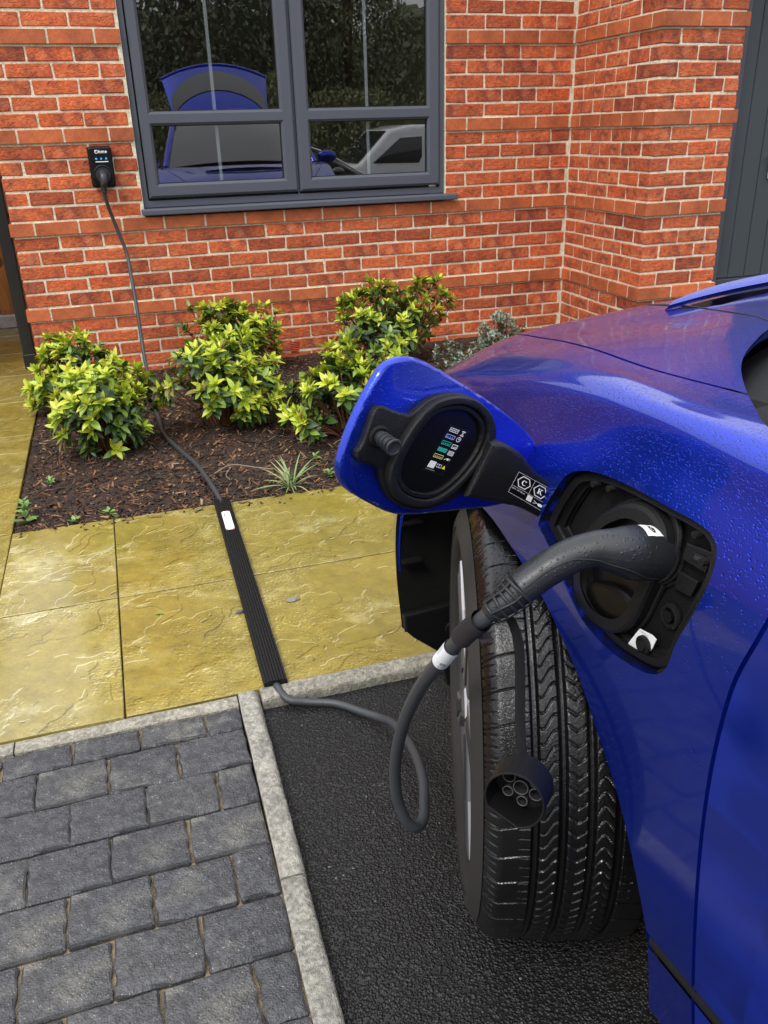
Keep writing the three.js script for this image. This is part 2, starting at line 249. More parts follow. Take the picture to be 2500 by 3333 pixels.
// ---------------------------------------------------------------- house: brick wall with raised bands, window, pier, door
const house = group('brick_house');
tag(house, 'red brick house with orange raised brick bands and dark grey window', 'house');
const XI = 3.156, XL = -0.113, ZP = 0.879, XE = 3.67, ZW = -0.012; // internal corner, left corner, pier front, pier end, wall face
const WX0 = 0.578, WX1 = 2.345, WY0 = 0.874, WY1 = 2.2;               // window opening
{
  const wall = mesh('wall', [
    boxAt(WX0 - XL - 0.004, 2.8, 0.28, (XL + WX0) / 2 + 0.002, 1.2, ZW - 0.144),
    boxAt(XI + 0.3 - WX1, 2.8, 0.28, (XI + 0.3 + WX1) / 2, 1.2, ZW - 0.144), boxAt(WX1 - WX0, 0.395, 0.28, (WX0 + WX1) / 2, 2.4025, ZW - 0.1445),
    boxAt(WX1 - WX0, WY0 - 0.012 + 0.2, 0.28, (WX0 + WX1) / 2, (WY0 - 0.012 - 0.2) / 2, ZW - 0.1445),
    boxAt(XE - XI - 0.032, 2.8, ZP + 0.084, (XI + XE) / 2, 1.201, (ZP - 0.1 - 0.016) / 2)  , ...[0.35, 0.8, 1.25, 1.7, 2.15].flatMap((y) => [boxAt(WX0 - XL, 0.064, 0.02, (XL + WX0) / 2 - 0.004, y + 0.0325, -0.014, 0.001), boxAt(XI - WX1, 0.064, 0.02, (XI + WX1) / 2 + 0.006, y + 0.0325, -0.014, 0.001), ...(y < 0.85 ? [boxAt(WX1 - WX0 + 0.01, 0.064, 0.02, (WX0 + WX1) / 2, y + 0.0325, -0.0142, 0.001)] : []), boxAt(XE - XI - 0.008, 0.064, ZP - 0.004, (XI + XE) / 2, y + 0.0325, ZP / 2 - 0.002, 0.001)])], M.mortar, house);
  const cache = new Map(), parts = [];
  const geo = (w, h, d, v, band) => { const k = `${w.toFixed(3)}|${d.toFixed(3)}|${v}|${band}`; if (!cache.has(k)) cache.set(k, chamferBox(w, h, d, band ? 0.0015 : 0.004, band ? 0.0015 : 0.0042, rnd() * 3, rnd() * 3)); return cache.get(k); };
  const put = (band, x, y, z, w, d, h = 0.065) => parts.push({ band, x, y, z, w, d, h });
  const row = (xs, xe, first, y, band, zf) => { // bricks along x between xs and xe, a joint centred every 0.225 from first
    let a = xs, j = first; while (j - 0.03 < a) j += 0.225;
    while (a < xe - 0.02) { const b = Math.min(j - 0.005, xe); if (b - a > 0.025) put(band, (a + b) / 2, y, zf - 0.051, b - a, 0.102); a = j + 0.005; j += 0.225; }
  };
  for (let k = -5; k <= 29; k++) {
    const y = 0.35 + 0.075 * k + 0.0325, band = ((k % 6) + 6) % 6 === 0, even = k % 2 === 0, f = band ? 0 : ZW, xo = band ? 0 : 0.012;
    const first = even ? 0 : 0.1125, x0 = XL - (band ? 0.012 : 0);
    const inWin = y > WY0 - 0.03 && y < WY1;
    if (inWin) { row(x0, WX0 - 0.003, first, y, band, f); row(WX1 + 0.003, XI + xo - 0.006, first, y, band, f); }
    else row(x0, XI + xo - 0.006, first, y, band, f);
    // pier: the return faces -x, the front faces +z
    const px = XI + xo, pz = ZP - xo, header = even ? 0.215 : 0.1025;
    const cd = even ? 0.102 : 0.215, lim = pz - cd - 0.01; let zb = f + 0.005, js = (even ? 0.113 : 0.2255);
    while (zb < lim - 0.015) { let e = Math.min(js - 0.005, lim); if (lim - e < 0.03) e = lim; put(band, px + 0.051, y, (zb + e) / 2, 0.102, e - zb); zb = e + 0.01; js += 0.225; }
    const xe = XE - (band ? 0 : 0.012); let xa = px;
    for (const [i, e] of [px + header, px + header + (even ? 0.18 : 0.225), xe].entries()) { const dd = i === 0 ? cd : 0.102; put(band, (xa + e) / 2, y, pz - dd / 2, e - xa, dd); xa = e + 0.01; }
  }
  // the largest in view are bricks of their own, the rest one part
  const P = new THREE.Vector3(); camera.updateProjectionMatrix();
  for (const p of parts) { P.set(p.x, p.y, p.z + 0.05).project(camera); const inV = Math.abs(P.x) < 1.05 && Math.abs(P.y) < 1.05; const hid = p.x > 1.2 && p.y < 0.02; p.s = (inV && !hid ? 1 : 0) * p.w * 10 / camera.position.distanceToSquared(V3(p.x, p.y, p.z)); }
  const rest = [];
  for (const band of [false, true]) {
    parts.filter((p) => p.band === band).sort((a, b) => b.s - a.s).forEach((p, i) => {
      const g = geo(p.w, p.h, p.d, Math.floor(rnd() * 3), band), m = band ? M.band[Math.floor(rnd() * 3)] : M.brick[Math.floor(Math.pow(rnd(), 1.25) * 7)], z = p.z + (band ? 0 : rr(-0.0015, 0.0025));
      if (p.s > 0 && i < 300) { const b = mesh(band ? 'band_brick' : 'brick', g, m, wall); b.position.set(p.x, p.y, z); if (rnd() < 0.5) b.rotation.z = Math.PI; b.rotation.z += rr(-0.004, 0.004); }
      else rest.push(g.clone().translate(p.x, p.y, z));
    });
  }
  stuff(mesh('brickwork', rest, M.brick[0], wall));
  // rest of the unseen shell; flat roof kept low so the car wing mirrors sky
  mesh('upper_wall', [boxAt(2.4, 0.3, 0.2, XE + 1.2, 2.43, ZP - 0.12), boxAt(0.3, 2.5, 7, 6.2, 1.25, -2.7)], M.upperBrick, house);
  mesh('side_wall', [boxAt(0.28, 2.55, 6.9, XL + 0.144, 1.275, -3.75), boxAt(6, 2.55, 0.28, 3, 1.275, -7.2)], M.upperBrick, house);
  mesh('roof', [boxAt(6.6, 0.1, 7.4, 3.1, 2.64, -3.5, 0.01), boxAt(3.1, 0.1, 1.1, 4.65, 2.641, 0.72, 0.01)], M.roofTile, house);
  mesh('room', [boxAt(3.0, 0.06, 3.4, 1.6, 0.35, -2.05), boxAt(3.0, 0.06, 3.4, 1.6, 2.5, -2.05), boxAt(3.0, 2.2, 0.06, 1.6, 1.42, -3.75), boxAt(0.06, 2.2, 3.4, 0.22, 1.42, -2.05), boxAt(0.06, 2.2, 3.4, 2.98, 1.42, -2.05)], M.plaster, house);
  // weep vents
  for (const [x, y] of [[1.355, 0.075], [1.6, 0.08]]) { const v = group('weep_vent', [x, y, ZW + 0.004], house); for (let i = 0; i < 6; i++) mesh('slat', boxAt(i % 2 ? 0.05 : 0.05, 0.006, 0.008, 0, -0.028 + i * 0.011, 0), std({ color: C(0.5, 0.05, 0.02), roughness: 0.5 }), v); }
  // black downpipe on the corner
  const dp = group('downpipe', [-0.158, 0, -0.1], house);
  mesh('pipe', new RoundedBoxGeometry(0.066, 2.45, 0.066, 2, 0.008).translate(0, 1.325, 0), M.pipe, dp);
  mesh('shoe', boxAt(0.072, 0.09, 0.072, 0, 0.12, 0, 0.006), M.pipe, dp);
  mesh('bracket', boxAt(0.1, 0.03, 0.05, 0.02, 0.9, -0.03, 0.003), M.pipe, dp);
}
{ // unseen house next door, added and kept low to shape the mirrored sky band
  const nb = group('added_neighbour_house', [-1.12, 0, 0]); tag(nb, 'unseen low brick house added across the side passage, mirrored dark in the car wing', 'house');
  mesh('wall', [boxAt(6, 2.6, 6.5, -3.0, 1.3, -3.1)], M.upperBrick, nb); mesh('roof', boxAt(6.2, 0.1, 6.7, -3, 2.66, -3.1, 0.01), M.roofTile, nb);
}
{ // window
  const w = group('window', [0, 0, 0], house);
  const ring = (x0, x1, y0, y1, holes, depth, bevel, z) => { const s = polyShape([[x0, y0], [x1, y0], [x1, y1], [x0, y1]]); for (const [a, b, c, d] of holes) s.holes.push(new THREE.Path([[a, c], [a, d], [b, d], [b, c]].map((p) => new THREE.Vector2(...p)))); const g = extrude(s, depth, bevel, 1); g.translate(0, 0, z - depth); return boxUV(toCreasedNormals(g, 0.3)); };
  mesh('outer_frame', ring(WX0 + 0.002, WX1 - 0.002, 0.91, WY1, [[WX0 + 0.03, 1.449, 0.945, WY1 - 0.03], [1.457, WX1 - 0.03, 0.945, WY1 - 0.03]], 0.07, 0.002, -0.034), M.frame, w);
  for (const [x0, x1, a, b] of [[0.615, 1.449, 0.675, 1.372], [1.459, 2.312, 1.535, 2.236]]) {
    const s = group('sash', [0, 0, 0], w);
    mesh('sash_frame', ring(x0, x1, 0.958, WY1 - 0.032, [[a, b, 1.03, 1.318], [a, b, 1.386, WY1 - 0.09]], 0.05, 0.013, -0.014), M.frame, s);
    mesh('gasket', ring(a - 0.004, b + 0.004, 1.026, WY1 - 0.086, [[a + 0.004, b - 0.004, 1.034, 1.314], [a + 0.004, b - 0.004, 1.39, WY1 - 0.094]], 0.006, 0, -0.040), M.gasket, s);
    for (const [y0, y1] of [[1.03, 1.318], [1.386, WY1 - 0.09]]) {
      mesh('pane', new THREE.PlaneGeometry(b - a, y1 - y0).translate((a + b) / 2, (y0 + y1) / 2, -0.048), M.glass, s);
      mesh('glazing_bar', boxAt(0.018, y1 - y0, 0.006, (a + b) / 2 - 0.003, (y0 + y1) / 2, -0.058), M.bar, s);
    }
  }
  mesh('sill', [boxAt(2.41 - 0.562, 0.016, 0.11, (2.41 + 0.562) / 2, 0.899, -0.018, 0.004), boxAt(2.41 - 0.562, 0.03, 0.02, (2.41 + 0.562) / 2, 0.889, 0.030, 0.005)], M.frame, w);
}
{ // front door beside the pier
  const d = group('front_door', [0, 0, 0], house);
  mesh('door_frame', [boxAt(0.09, 2.2, 0.07, XE + 0.047, 1.1, 0.73, 0.004), boxAt(1.1, 0.08, 0.07, 4.27, 2.24, 0.73, 0.004), boxAt(0.09, 2.2, 0.07, 4.86, 1.1, 0.73, 0.004)], M.frame, d);
  mesh('door_leaf', boxAt(1.05, 2.12, 0.05, 4.29, 1.1, 0.715), M.door, d);
  mesh('rail', [boxAt(1.05, 0.35, 0.012, 4.29, 0.225, 0.744, 0.003), boxAt(0.085, 1.9, 0.012, 3.806, 1.36, 0.744, 0.003)], M.door, d);
  for (let i = 0; i < 6; i++) mesh('plank', boxAt(0.113, 1.7, 0.012, 3.9105 + i * 0.118, 1.257, 0.742, 0.004), M.door, d);
  mesh('handle', [new RoundedBoxGeometry(0.045, 0.2, 0.012, 2, 0.005).translate(4.045, 1.05, 0.755), new RoundedBoxGeometry(0.12, 0.022, 0.02, 2, 0.008).translate(4.075, 1.07, 0.79), new THREE.CylinderGeometry(0.012, 0.012, 0.04, 16).rotateX(Math.PI / 2).translate(4.03, 1.07, 0.775)], M.chrome, d);
  mesh('porch_step', boxAt(1.3, 0.1, 0.5, 4.33, 0.045, 0.95, 0.01), M.kerb[0], d);
}
// ---------------------------------------------------------------- ground
const groundY = (z) => (z < 7.9 ? -0.07 : z < 9.2 ? lerp(-0.07, -0.35, (z - 7.9) / 1.3) : z < 12 ? lerp(-0.35, -0.55, (z - 9.2) / 2.8) : -0.55);
struct(mesh('ground', gridGeo(40, 60, (u, v) => { const z = lerp(120, -60, v), zz = v > 0.35 && v < 0.75 ? z : z; return [lerp(-90, 90, u), groundY(zz) - 0.03, zz]; }), M.earth));
{
  const s = mesh('road', gridGeo(4, 60, (u, v) => { const z = lerp(19, 7.6, v); return [lerp(-30, 30, u), groundY(z) + 0.002, z]; }), M.road); struct(s);
}
{ // tarmac drive
  const TX0 = 0.532, TX1 = 5.2, TZ0 = 3.318, TZ1 = 7.9;
  const g = gridGeo(110, 110, (u, v) => { const x = lerp(TX0, TX1, u), z = lerp(TZ1, TZ0, v); return [x, -0.026 + 0.006 * (fbm(x * 3 + 50, z * 3 + 50, 512, 3, 7) - 0.5), z]; }, (u, v) => [lerp(TX0, TX1, u), lerp(TZ1, TZ0, v)]);
  struct(mesh('tarmac_drive', g, M.tarmac));
}
{ // flagstone path: yellow riven slabs, 600 mm deep
  const path = struct(mesh('flagstone_path', [boxAt(3.8, 0.03, 1.23, 0.4, -0.045, 2.665), boxAt(1.4, 0.03, 3.95, -0.82, -0.045, 0.15)], M.sand));
  const zs = [2.068, 2.674, 3.274];
  const put = (x0, x1, z0, z1, i, dy = 0) => { const g = chamferBox(x1 - x0 - 0.004, 0.035, z1 - z0 - 0.0075, 0.002, 0.0015, rnd() * 3, rnd() * 3, 0.002); const m = mesh('flagstone', g, M.flag[i], path); m.position.set((x0 + x1) / 2, -0.0175 + dy, (z0 + z1) / 2); };
  for (let r = 0; r < 2; r++) {
    const z0 = zs[r], z1 = zs[r + 1];
    put(-0.116, 0.231, z0, z1, 3, 0.001); put(0.231, 1.32, z0, z1, r ? 0 : 1, 0); put(1.32, 1.8, z0, z1, 2); put(1.8, 2.3, z0, z1, 0);
    put(-0.72, -0.116, z0, z1, r ? 3 : 2, -0.001); put(-1.33, -0.72, z0, z1, r);
  }
  let z = 2.068; for (const [i, d] of [0.545, 0.6, 0.6, 0.6, 0.6, 0.6, 0.3].entries()) { put(-0.72, -0.116, z - d, z, i % 4, rr(-0.001, 0.001)); put(-1.33, -0.72, z - d, z, (i + 2) % 4); z -= d; }
  // scraps on the slabs
  const stone = (x, zz, a, b, rot, dark) => { const g = new THREE.IcosahedronGeometry(1, 1); const p = g.attributes.position; for (let i = 0; i < p.count; i++) { const k = 0.8 + 0.4 * hash(Math.round(p.getX(i) * 9), Math.round(p.getZ(i) * 9) + Math.round(p.getY(i) * 5), 3 + Math.round(a * 999)); p.setXYZ(i, p.getX(i) * a * k, p.getY(i) * 0.005 * k, p.getZ(i) * b * k); } g.computeVertexNormals(); const m = mesh('stone_chip', g, std({ color: C(dark, dark * 0.95, dark * 0.85), roughness: 0.8 })); m.position.set(x, 0.004, zz); m.rotation.y = rot; return m; };
  tag(stone(0.728, 2.873, 0.020, 0.011, 0.1, 0.2), 'small grey stone chip on the slab right of the cable ramp', 'stone');
  tag(stone(0.565, 2.891, 0.012, 0.007, 0.3, 0.1), 'small dark stone chip on the slab left of the cable ramp', 'stone');
}
{ // kerb edging, 50 mm wide, rounded towards the tarmac
  const kerb = struct(mesh('edging_kerb', [boxAt(3.2, 0.06, 0.02, 0.0, -0.075, 3.30), boxAt(0.02, 0.06, 3.0, 0.512, -0.075, 4.8)], M.sand));
  const bar = (len, i, w = 0.05) => { // profile across, run along z; slightly rough top
    const s = new THREE.Shape(); s.moveTo(-w / 2, -0.09); s.lineTo(w / 2, -0.09); s.lineTo(w / 2, -0.014); s.quadraticCurveTo(w / 2, 0.003, w / 2 - 0.014, 0.005); s.lineTo(-w / 2 + 0.003, 0.005); s.lineTo(-w / 2, 0.002);
    const g = new THREE.ExtrudeGeometry(s, { depth: len - 0.004, bevelEnabled: false, curveSegments: 5, steps: 12 }).translate(0, 0, 0.002); const p = g.attributes.position;
    for (let k = 0; k < p.count; k++) if (p.getY(k) > -0.03) p.setXYZ(k, p.getX(k) + 0.003 * (vn(p.getZ(k) * 30 + 9, p.getY(k) * 90 + 50, 512, i + 3) - 0.5), p.getY(k) + 0.003 * (vn(p.getZ(k) * 40 + 5, p.getX(k) * 90 + 50, 512, i) - 0.5), p.getZ(k));
    g.computeVertexNormals(); return boxUV(g, i * 0.37, i * 0.71);
  };
  // along the tarmac
  let z = 3.279; for (const [i, l] of [0.594, 0.9, 0.9].entries()) { const m = mesh('kerb_stone', bar(l, i), M.kerb[i % 3], kerb); m.position.set(lerp(0.526, 0.508, clamp((z - 3.28) / 0.9, 0, 1)), 0, z); m.rotation.y = -0.018; z += l; }
  // between slabs and pavers, and on between slabs and tarmac
  for (const [x0, x1, i] of [[-1.83, -0.915, 1], [-0.915, -0.015, 0], [-0.015, 0.498, 2]]) { const m = mesh('kerb_stone', bar(x1 - x0, 4 + i), M.kerb[2 - (i % 2)], kerb); m.rotation.y = Math.PI / 2; m.position.set(x0, -0.001, 3.302); }
  for (const [x0, x1, i] of [[0.553, 1.45, 2], [1.45, 2.35, 0]]) { const m = mesh('kerb_stone', bar(x1 - x0, 7 + i).rotateY(-Math.PI / 2).translate(x1 - x0, 0, 0), M.kerb[i], kerb); m.position.set(x0, 0.0, 3.298); }
}
{ // block paving
  const pv = struct(mesh('block_paving', boxAt(2.5, 0.03, 2.6, -0.76, -0.0262, 4.62), M.sand));
  const edge = (z) => lerp(0.499, 0.485, clamp((z - 3.33) / 0.8, 0, 1));
  const cache = new Map();
  const geo = (w, d, v) => { const k = `${w.toFixed(2)}|${d.toFixed(2)}|${v}`; if (!cache.has(k)) { // worn block: wavy rounded edges
    const n = 6, g = gridGeo(n + 2, n + 2, (u, t) => [0, 0, 0]); const p = g.attributes.position, r = 0.0045, o1 = rnd() * 90;
    const ax = (i, L) => (i === 0 ? -L / 2 : i === n + 2 ? L / 2 : lerp(-L / 2 + r, L / 2 - r, (i - 1) / n));
    for (let i = 0; i <= n + 2; i++) for (let j = 0; j <= n + 2; j++) {
      const e = i === 0 || j === 0 || i === n + 2 || j === n + 2, c = (i === 0 || i === n + 2) && (j === 0 || j === n + 2), x = ax(i, w), z = ax(j, d), nz = () => vn(x * 60 + o1 + 70, z * 60 + 70, 512, v + 3) - 0.5;
      const sx = c ? 0.975 : 1, wx = e ? 0.005 * nz() : 0;
      p.setXYZ(i * (n + 3) + j, x * sx + wx, (e ? -0.0045 : 0) + 0.0035 * (vn(x * 35 + o1 + 30, z * 35 + 30, 512, 5 + v) - 0.5), z * sx + wx);
    }
    const side = []; const per = []; for (let i = 0; i < n + 2; i++) per.push([i, 0]); for (let j = 0; j < n + 2; j++) per.push([n + 2, j]); for (let i = n + 2; i > 0; i--) per.push([i, n + 2]); for (let j = n + 2; j > 0; j--) per.push([0, j]);
    const at = ([i, j]) => { const k2 = i * (n + 3) + j; return [p.getX(k2), p.getY(k2), p.getZ(k2)]; };
    for (let k2 = 0; k2 < per.length; k2++) { const a = at(per[k2]), b = at(per[(k2 + 1) % per.length]), a2 = [a[0], -0.05, a[2]], b2 = [b[0], -0.05, b[2]]; side.push(...a, ...b2, ...a2, ...a, ...b, ...b2); }
    const top = flip(g); top.computeVertexNormals(); const tg = mergeVertices((() => { const q = new THREE.BufferGeometry(); q.setAttribute('position', top.attributes.position); return q; })()); tg.computeVertexNormals();
    const sg = new THREE.BufferGeometry(); sg.setAttribute('position', new THREE.Float32BufferAttribute(side, 3)); sg.computeVertexNormals();
    cache.set(k, boxUV(merge([tg, sg]), rnd() * 3, rnd() * 3)); } return cache.get(k); };
  let z = 3.329;
  const upright = (() => { const n = geo(0.14, 0.1, 0).attributes.normal; let s = 0; for (let i = 0; i < n.count; i++) s += n.getY(i); return s > 0; })();
  for (let r = 0; z < 5.9; r++) {
    const d = r === 0 ? 0.079 : 0.1222, e = edge(z + d / 2), off = r % 2 ? 0.188 : 0.262; let x = off; while (x + 0.15 < e - 0.045) x += 0.1503;
    let x1 = e - 0.001, x0 = x;
    for (; x1 > -1.95; x1 = x0, x0 -= 0.1503) { if (x1 - x0 < 0.03) continue; const w = x1 - x0 - 0.005, g = geo(w, d - 0.0045, Math.floor(rnd() * 4)); const m = mesh('paving_block', g, M.paver[Math.floor(rnd() * 5)], pv); m.position.set((x0 + x1) / 2, 0.001 + rr(-0.002, 0.002), z + d / 2); m.rotation.set(rr(-0.006, 0.006), rr(-0.006, 0.006) + (rnd() < 0.5 ? Math.PI : 0), rr(-0.006, 0.006)); }
    z += d;
  }
}
// ---------------------------------------------------------------- planting bed
const bedY = (x, z) => -0.012 + 0.03 * smooth(0, 0.25, 2.06 - z) * smooth(0, 0.2, x + 0.11) * (0.5 + fbm(x * 4 + 40, z * 4 + 40, 512, 3, 19)) + 0.014 * (fbm(x * 22 + 60, z * 22 + 60, 512, 3, 29) - 0.5);
{
  const bed = struct(mesh('planting_bed', gridGeo(150, 120, (u, v) => { const x = lerp(-0.113, 3.14, u), z = lerp(2.062, -0.03, v); return [x, bedY(x, z), z]; }, (u, v) => [u * 3.25, v * 2.09]), M.soil));
  // bark mulch
  const g = chamferBox(1, 1, 1, 0.18, 0.5), N = 15000, im = new THREE.InstancedMesh(g, M.chip, N), m = new THREE.Matrix4(), q = new THREE.Quaternion(), e = new THREE.Euler(), c = new THREE.Color();
  for (let i = 0; i < N; i++) {
    const spill = i % 110 === 0, x = i < 11500 ? rr(-0.1, 1.7) : rr(1.2, 3.1), z = spill ? 2.07 + 0.10 * rnd() * rnd() : 2.05 - 2.0 * Math.pow(rnd(), i < 11500 ? 1.35 : 1), l = 0.006 + 0.036 * Math.pow(rnd(), 2.4), wd = rr(0.0025, 0.009);
    e.set(rr(-0.5, 0.5), rr(0, 6.28), rr(-0.5, 0.5)); q.setFromEuler(e);
    m.compose(V3(x, spill ? 0.003 : bedY(x, z) + rr(0.001, 0.009), z), q, V3(l, rr(0.0015, 0.004), wd)); im.setMatrixAt(i, m);
    const t = rnd(), k = rr(0.6, 1.3); if (t < 0.68) c.setRGB(0.032 * k, 0.018 * k, 0.011 * k); else if (t < 0.93) c.setRGB(0.16 * k, 0.07 * k, 0.028 * k); else c.setRGB(0.24 * k, 0.15 * k, 0.08 * k);
    im.setColorAt(i, c);
  }
  im.name = 'bark_mulch'; im.castShadow = im.receiveShadow = true; stuff(im); im.userData.label = 'dark brown bark mulch covering the planting bed'; im.userData.category = 'mulch'; scene.add(im);
  // black ribbed mat lying in the bed
  const mat = group('drain_mat', [1.12, 0.02, 0.83]); mat.rotation.y = -0.2; tag(mat, 'black ribbed plastic sheet half buried in the mulch', 'plastic sheet');
  mesh('sheet', boxAt(0.2, 0.012, 0.34, 0, 0, 0, 0.003), M.rubber, mat);
  for (let i = 0; i < 9; i++) mesh('rib', boxAt(0.19, 0.008, 0.01, 0, 0.009, -0.15 + i * 0.0375, 0.003), M.rubber, mat);
  // pale twig
  tag(mesh('twig', [tube([[0.63, 0.03, 1.83], [0.7, 0.045, 1.80], [0.8, 0.035, 1.84], [0.86, 0.03, 1.87]], 0.0022, 24, 6), tube([[0.7, 0.04, 1.81], [0.67, 0.035, 1.88], [0.68, 0.03, 1.92]], 0.0015, 12, 5)], std({ color: C(0.25, 0.2, 0.15), roughness: 0.8 })), 'thin pale twig on the mulch left of the grass tuft', 'twig');
}
// ---------------------------------------------------------------- plants
function leafGeo(L, W, fold, bend, n = 4) { // pointed oval leaf along +z, folded on its midrib
  const pos = [], uv = [], idx = [];
  for (let i = 0; i <= n; i++) { const t = i / n, w = W / 2 * Math.pow(Math.sin(Math.PI * Math.pow(t, 0.8)), 0.75) * (i === n ? 0 : 1) + (i === 0 ? 0.0012 : 0), y = bend * t * t * L, z = L * (t - 0.12 * Math.abs(bend) * t * t);
    for (const s of [-1, 0, 1]) { pos.push(s * w, y + Math.abs(s) * w * fold, z); uv.push((s + 1) / 2, t); } }
  for (let i = 0; i < n; i++) for (let s = 0; s < 2; s++) { const a = i * 3 + s; idx.push(a, a + 3, a + 4, a, a + 4, a + 1); }
  const g = new THREE.BufferGeometry(); g.setAttribute('position', new THREE.Float32BufferAttribute(pos, 3)); g.setAttribute('uv', new THREE.Float32BufferAttribute(uv, 2)); g.setIndex(idx); g.computeVertexNormals(); return g.toNonIndexed();
}
const leafMat = (r, g, b, t = 0.22) => phy({ color: C(r, g, b), roughness: 0.42, transmission: t, thickness: 0, side: THREE.DoubleSide });
const leafTex = dataTex(64, 64, (u, v) => { const rib = smooth(0.06, 0.0, Math.abs(u - 0.5)) * 0.35, vein = smooth(0.75, 1, Math.abs(Math.sin((v * 9 - Math.abs(u - 0.5) * 5) * Math.PI))) * 0.1, l = 0.86 + rib + vein + 0.12 * (vn(u * 14, v * 14, 14, 7) - 0.5); return [250 * l, 250 * l, 240 * l]; }, true, 1);
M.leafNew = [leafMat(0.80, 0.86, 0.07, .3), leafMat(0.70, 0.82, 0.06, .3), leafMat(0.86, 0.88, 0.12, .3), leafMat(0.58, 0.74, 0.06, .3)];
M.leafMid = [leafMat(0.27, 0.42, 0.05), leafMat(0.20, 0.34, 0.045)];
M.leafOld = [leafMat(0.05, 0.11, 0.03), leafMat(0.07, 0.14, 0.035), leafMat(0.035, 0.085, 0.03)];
M.leafRed = [leafMat(0.30, 0.24, 0.06)];
for (const k of ['leafNew', 'leafMid', 'leafOld', 'leafRed']) for (const m of M[k]) { m.map = leafTex; }
M.stem = std({ color: C(0.16, 0.06, 0.03), roughness: 0.7 });
const LEAF = [leafGeo(1, 0.38, 0.35, 0.18), leafGeo(1, 0.42, 0.25, -0.15), leafGeo(1, 0.34, 0.45, 0.05), leafGeo(1, 0.40, 0.3, -0.35)];
function shrub(name, label, x, z, top, rx, rz, nRos, sd, share = 0.8, leafL = 0.068) {
  seed = sd; const base = bedY(x, z), o = group(name, [x, base, z]); tag(o, label, 'shrub', 'evergreen shrubs in the bed');
  const H = top - base, leaves = [], stems = [], ctr = V3(0, H * 0.36, 0);
  const lumps = []; for (let i = 0; i < 7; i++) lumps.push([rr(-0.62, 0.62) * rx, rr(0.2, 0.74) * H, rr(-0.6, 0.6) * rz, rr(0.34, 0.62)]);
  nRos = leafL > 0.05 ? Math.round(nRos * 2.6) : nRos * 2;
  for (let i = 0; i < nRos; i++) {
    const L = lumps[i % 7], a = rnd() * 6.283, s = rr(-0.35, 1), cs = Math.sqrt(1 - s * s), k = rr(0.82, 1.05);
    const p = V3(L[0] + Math.cos(a) * cs * rx * L[3] * k, clamp(L[1] + s * H * 0.42 * k, 0.03, H), L[2] + Math.sin(a) * cs * rz * L[3] * k);
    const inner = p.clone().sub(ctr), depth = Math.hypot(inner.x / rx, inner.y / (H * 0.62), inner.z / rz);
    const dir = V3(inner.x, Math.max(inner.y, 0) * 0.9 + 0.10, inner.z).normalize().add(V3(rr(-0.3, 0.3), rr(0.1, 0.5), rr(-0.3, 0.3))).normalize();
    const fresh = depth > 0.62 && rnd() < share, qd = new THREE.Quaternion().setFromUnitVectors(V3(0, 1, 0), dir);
    stems.push(tube([[p.x * 0.22, 0, p.z * 0.22], [p.x * 0.5, p.y * 0.45, p.z * 0.5], p.clone().addScaledVector(dir, -0.03), p], 0.0022, 8, 5));
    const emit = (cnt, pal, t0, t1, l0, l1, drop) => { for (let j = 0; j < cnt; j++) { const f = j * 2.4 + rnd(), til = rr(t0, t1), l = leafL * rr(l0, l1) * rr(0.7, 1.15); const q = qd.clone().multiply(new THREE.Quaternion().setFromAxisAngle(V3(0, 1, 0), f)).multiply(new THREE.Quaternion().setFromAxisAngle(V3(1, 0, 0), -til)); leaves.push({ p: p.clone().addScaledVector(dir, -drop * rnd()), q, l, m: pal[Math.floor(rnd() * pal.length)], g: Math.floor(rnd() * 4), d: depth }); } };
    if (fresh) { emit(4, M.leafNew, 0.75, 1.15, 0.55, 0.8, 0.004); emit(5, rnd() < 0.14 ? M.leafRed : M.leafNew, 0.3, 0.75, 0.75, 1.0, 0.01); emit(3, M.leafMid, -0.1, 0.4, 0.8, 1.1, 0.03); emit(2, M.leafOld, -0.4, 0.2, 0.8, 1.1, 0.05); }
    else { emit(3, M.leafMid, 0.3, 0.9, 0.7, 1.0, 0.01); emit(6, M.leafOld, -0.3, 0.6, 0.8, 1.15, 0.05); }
  }
  mesh('stem', stems, M.stem, o);
  const cam = camera.position, world = V3(x, base, z);
  for (const l of leaves) l.s = l.d * 0.9 - cam.distanceTo(l.p.clone().add(world)) * 1.4 + l.p.y;
  leaves.sort((a, b) => b.s - a.s);
  const rest = new Map();
  leaves.forEach((l, i) => {
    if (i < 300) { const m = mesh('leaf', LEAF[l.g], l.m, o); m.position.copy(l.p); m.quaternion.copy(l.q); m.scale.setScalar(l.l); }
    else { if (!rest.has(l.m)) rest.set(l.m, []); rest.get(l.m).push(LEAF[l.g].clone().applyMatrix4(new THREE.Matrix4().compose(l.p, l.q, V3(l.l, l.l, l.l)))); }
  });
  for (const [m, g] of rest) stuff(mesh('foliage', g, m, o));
  return o;
}
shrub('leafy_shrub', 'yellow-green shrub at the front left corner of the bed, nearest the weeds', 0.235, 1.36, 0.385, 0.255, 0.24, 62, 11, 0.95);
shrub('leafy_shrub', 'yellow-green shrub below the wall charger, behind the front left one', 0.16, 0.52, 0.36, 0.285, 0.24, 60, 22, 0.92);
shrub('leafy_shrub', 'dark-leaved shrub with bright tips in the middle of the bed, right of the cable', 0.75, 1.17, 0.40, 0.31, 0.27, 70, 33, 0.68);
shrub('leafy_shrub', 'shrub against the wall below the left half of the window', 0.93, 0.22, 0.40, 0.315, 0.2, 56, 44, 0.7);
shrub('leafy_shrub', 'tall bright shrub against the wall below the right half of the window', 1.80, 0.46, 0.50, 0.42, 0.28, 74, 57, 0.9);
shrub('leafy_shrub', 'green shrub half hidden behind the open charging flap', 1.27, 1.56, 0.41, 0.29, 0.26, 60, 66, 0.7);
